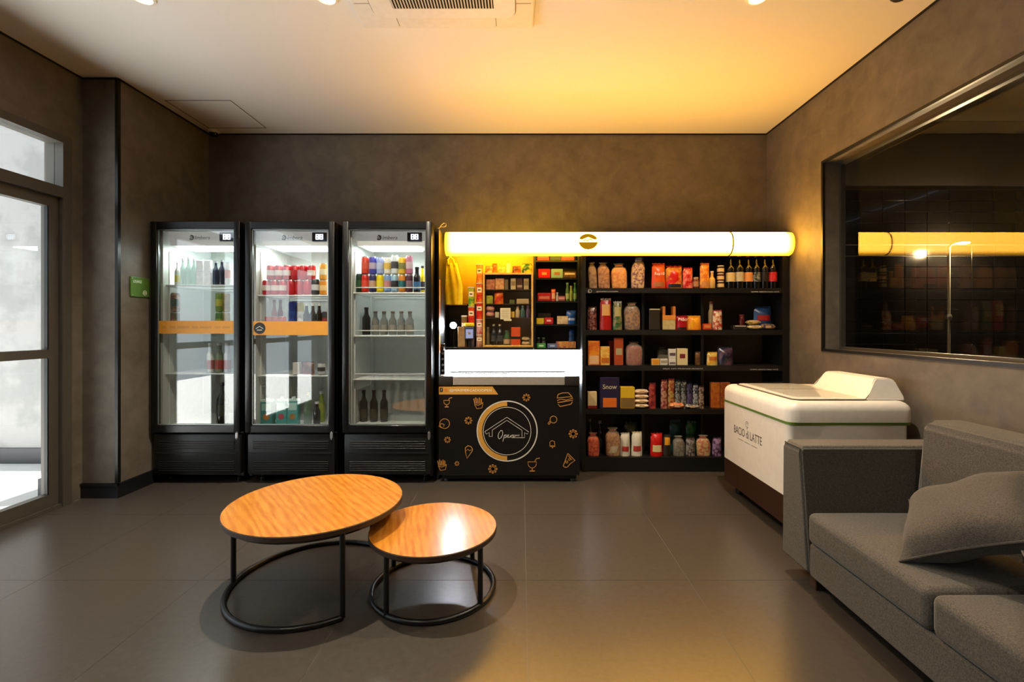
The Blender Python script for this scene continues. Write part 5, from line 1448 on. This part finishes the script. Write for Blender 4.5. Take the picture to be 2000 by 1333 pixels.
M_PIL = fabric('#38332c', '#554f47')
def throw(loc, rot, w, h, d, label):
    t = tag(empty('throw_pillow', loc), label, 'pillow', 'throw pillows on the sofa')
    t.rotation_euler = rot
    bm = B(); N = 16; g = {}
    for s in (-1, 1):
        for i in range(N + 1):
            for j in range(N + 1):
                if s == 1 and (i in (0, N) or j in (0, N)): g[(s, i, j)] = g[(-1, i, j)]; continue
                u, v = -1 + 2 * i / N, -1 + 2 * j / N
                th = ((1 - u ** 4) * (1 - v ** 4)) ** .55
                pu = u * (1 - .09 * (1 - v * v) * (abs(u) ** 2)); pv = v * (1 - .09 * (1 - u * u) * (abs(v) ** 2))
                wr = .006 * math.sin(7 * u + 3 * v) * th
                g[(s, i, j)] = bm.verts.new((pu * w / 2, s * (d / 2 * th + wr * s), pv * h / 2))
    for s in (-1, 1):
        for i in range(N):
            for j in range(N):
                bm.faces.new((g[(s, i, j)], g[(s, i + 1, j)], g[(s, i + 1, j + 1)], g[(s, i, j + 1)]))
    mk('cushion_body', bm, M_PIL, t, smooth=True)
    bm = B(); ed = [g_ for g_ in ()]
    pts = []
    for k in range(4 * N):
        side, f = divmod(k, N); f = f / N
        u, v = ((-1 + 2 * f, -1), (1, -1 + 2 * f), (1 - 2 * f, 1), (-1, 1 - 2 * f))[side]
        pu = u * (1 - .09 * (1 - v * v) * (abs(u) ** 2)); pv = v * (1 - .09 * (1 - u * u) * (abs(v) ** 2))
        pts.append((pu * w / 2, 0, pv * h / 2))
    tube(bm, pts, .004, 6, True); mk('piping', bm, M_PIL, t, smooth=True)
    return t
throw((1.535, 1.61, .528), (-1.261, -.525, -.916), .40, .40, .15, 'grey throw pillow lying against the sofa back')
throw((1.47, 1.085, .475), (math.radians(-78), 0, math.radians(45)), .42, .42, .14, 'second grey throw pillow at the right edge of the photo')

# ================================================================== nesting coffee tables
def wood(rot, name):
    m, nt, b = new_mat(name)
    tc = nt.nodes.new('ShaderNodeTexCoord'); m0 = nt.nodes.new('ShaderNodeMapping'); m0.inputs['Rotation'].default_value = (0, 0, rot)
    mp = nt.nodes.new('ShaderNodeMapping'); mp.inputs['Scale'].default_value = (1, .16, 1)
    nt.links.new(tc.outputs['Object'], m0.inputs[0]); nt.links.new(m0.outputs[0], mp.inputs[0])
    wv = nt.nodes.new('ShaderNodeTexWave'); wv.inputs['Scale'].default_value = 10; wv.inputs['Distortion'].default_value = 6; wv.inputs['Detail'].default_value = 3; wv.inputs['Detail Scale'].default_value = 1.6
    nt.links.new(mp.outputs[0], wv.inputs[0])
    no = nt.nodes.new('ShaderNodeTexNoise'); no.inputs['Scale'].default_value = 60; no.inputs['Detail'].default_value = 5; nt.links.new(mp.outputs[0], no.inputs['Vector'])
    c1 = ramp(nt, wv.outputs['Fac'], '#b06a1e', '#c4822c', .1, .8); c2 = ramp(nt, no.outputs['Fac'], '#965818', '#cc923c', .3, .7)
    mx = nt.nodes.new('ShaderNodeMixRGB'); mx.inputs[0].default_value = .4; nt.links.new(c1, mx.inputs[1]); nt.links.new(c2, mx.inputs[2])
    nt.links.new(mx.outputs[0], b.inputs['Base Color']); b.inputs['Roughness'].default_value = .22
    return m
M_EDGE = plain('#3c2a1c', .5)
M_TUBE = plain('#08080a', .35)
def table(cx, cy, r, h, legs, arc, label, rot):
    t = thing('coffee_table', label, 'table', (cx, cy, 0))
    th = .022
    bm = B(); lathe(bm, [(r - .002, h - .0015), (r, h - .0035), (r, h - th)], 72, cap=False); bmesh.ops.contextual_create
    bm.faces.new([v for v in bm.verts if abs(v.co.z - (h - th)) < 1e-6][:72])
    mk('top_edge', bm, M_EDGE, t, smooth=True)
    bm = B(); lathe(bm, [(r - .002, h - .004), (r - .002, h - .0001)], 72); mk('table_top', bm, wood(rot, 'wood_grain'), t)
    tr = .0115; rr = r - .014
    a0, a1 = arc
    n = 72; full = abs(a1 - a0) >= 2 * PI - 1e-6
    ring = [(rr * math.cos(a0 + (a1 - a0) * i / n), rr * math.sin(a0 + (a1 - a0) * i / n), tr) for i in range(n if full else n + 1)]
    bm = B(); tube(bm, ring, tr, 10, full); mk('base_ring', bm, M_TUBE, t, smooth=True)
    rt = rr - .02
    bm = B(); tube(bm, [(rt * math.cos(2 * PI * i / 64), rt * math.sin(2 * PI * i / 64), h - th - .0115) for i in range(64)], .011, 8, True); mk('top_ring', bm, M_TUBE, t, smooth=True)
    for a in legs:
        bm = B(); rod(bm, (rr * math.cos(a), rr * math.sin(a), tr), (rr * math.cos(a), rr * math.sin(a), h - th - .0005), tr, 10); mk('leg', bm, M_TUBE, t, smooth=True)
    return t
rd = math.radians
table(-.947, 2.172, .382, .375, [rd(186), rd(308), rd(67)], (rd(67), rd(308)), 'larger and taller round wooden coffee table with open black ring base', rd(-40))
table(-.397, 2.118, .283, .277, [rd(56), rd(146), rd(236), rd(326)], (0, 2 * PI), 'smaller round wooden coffee table tucked under the larger one', rd(-15))

finish_labels()
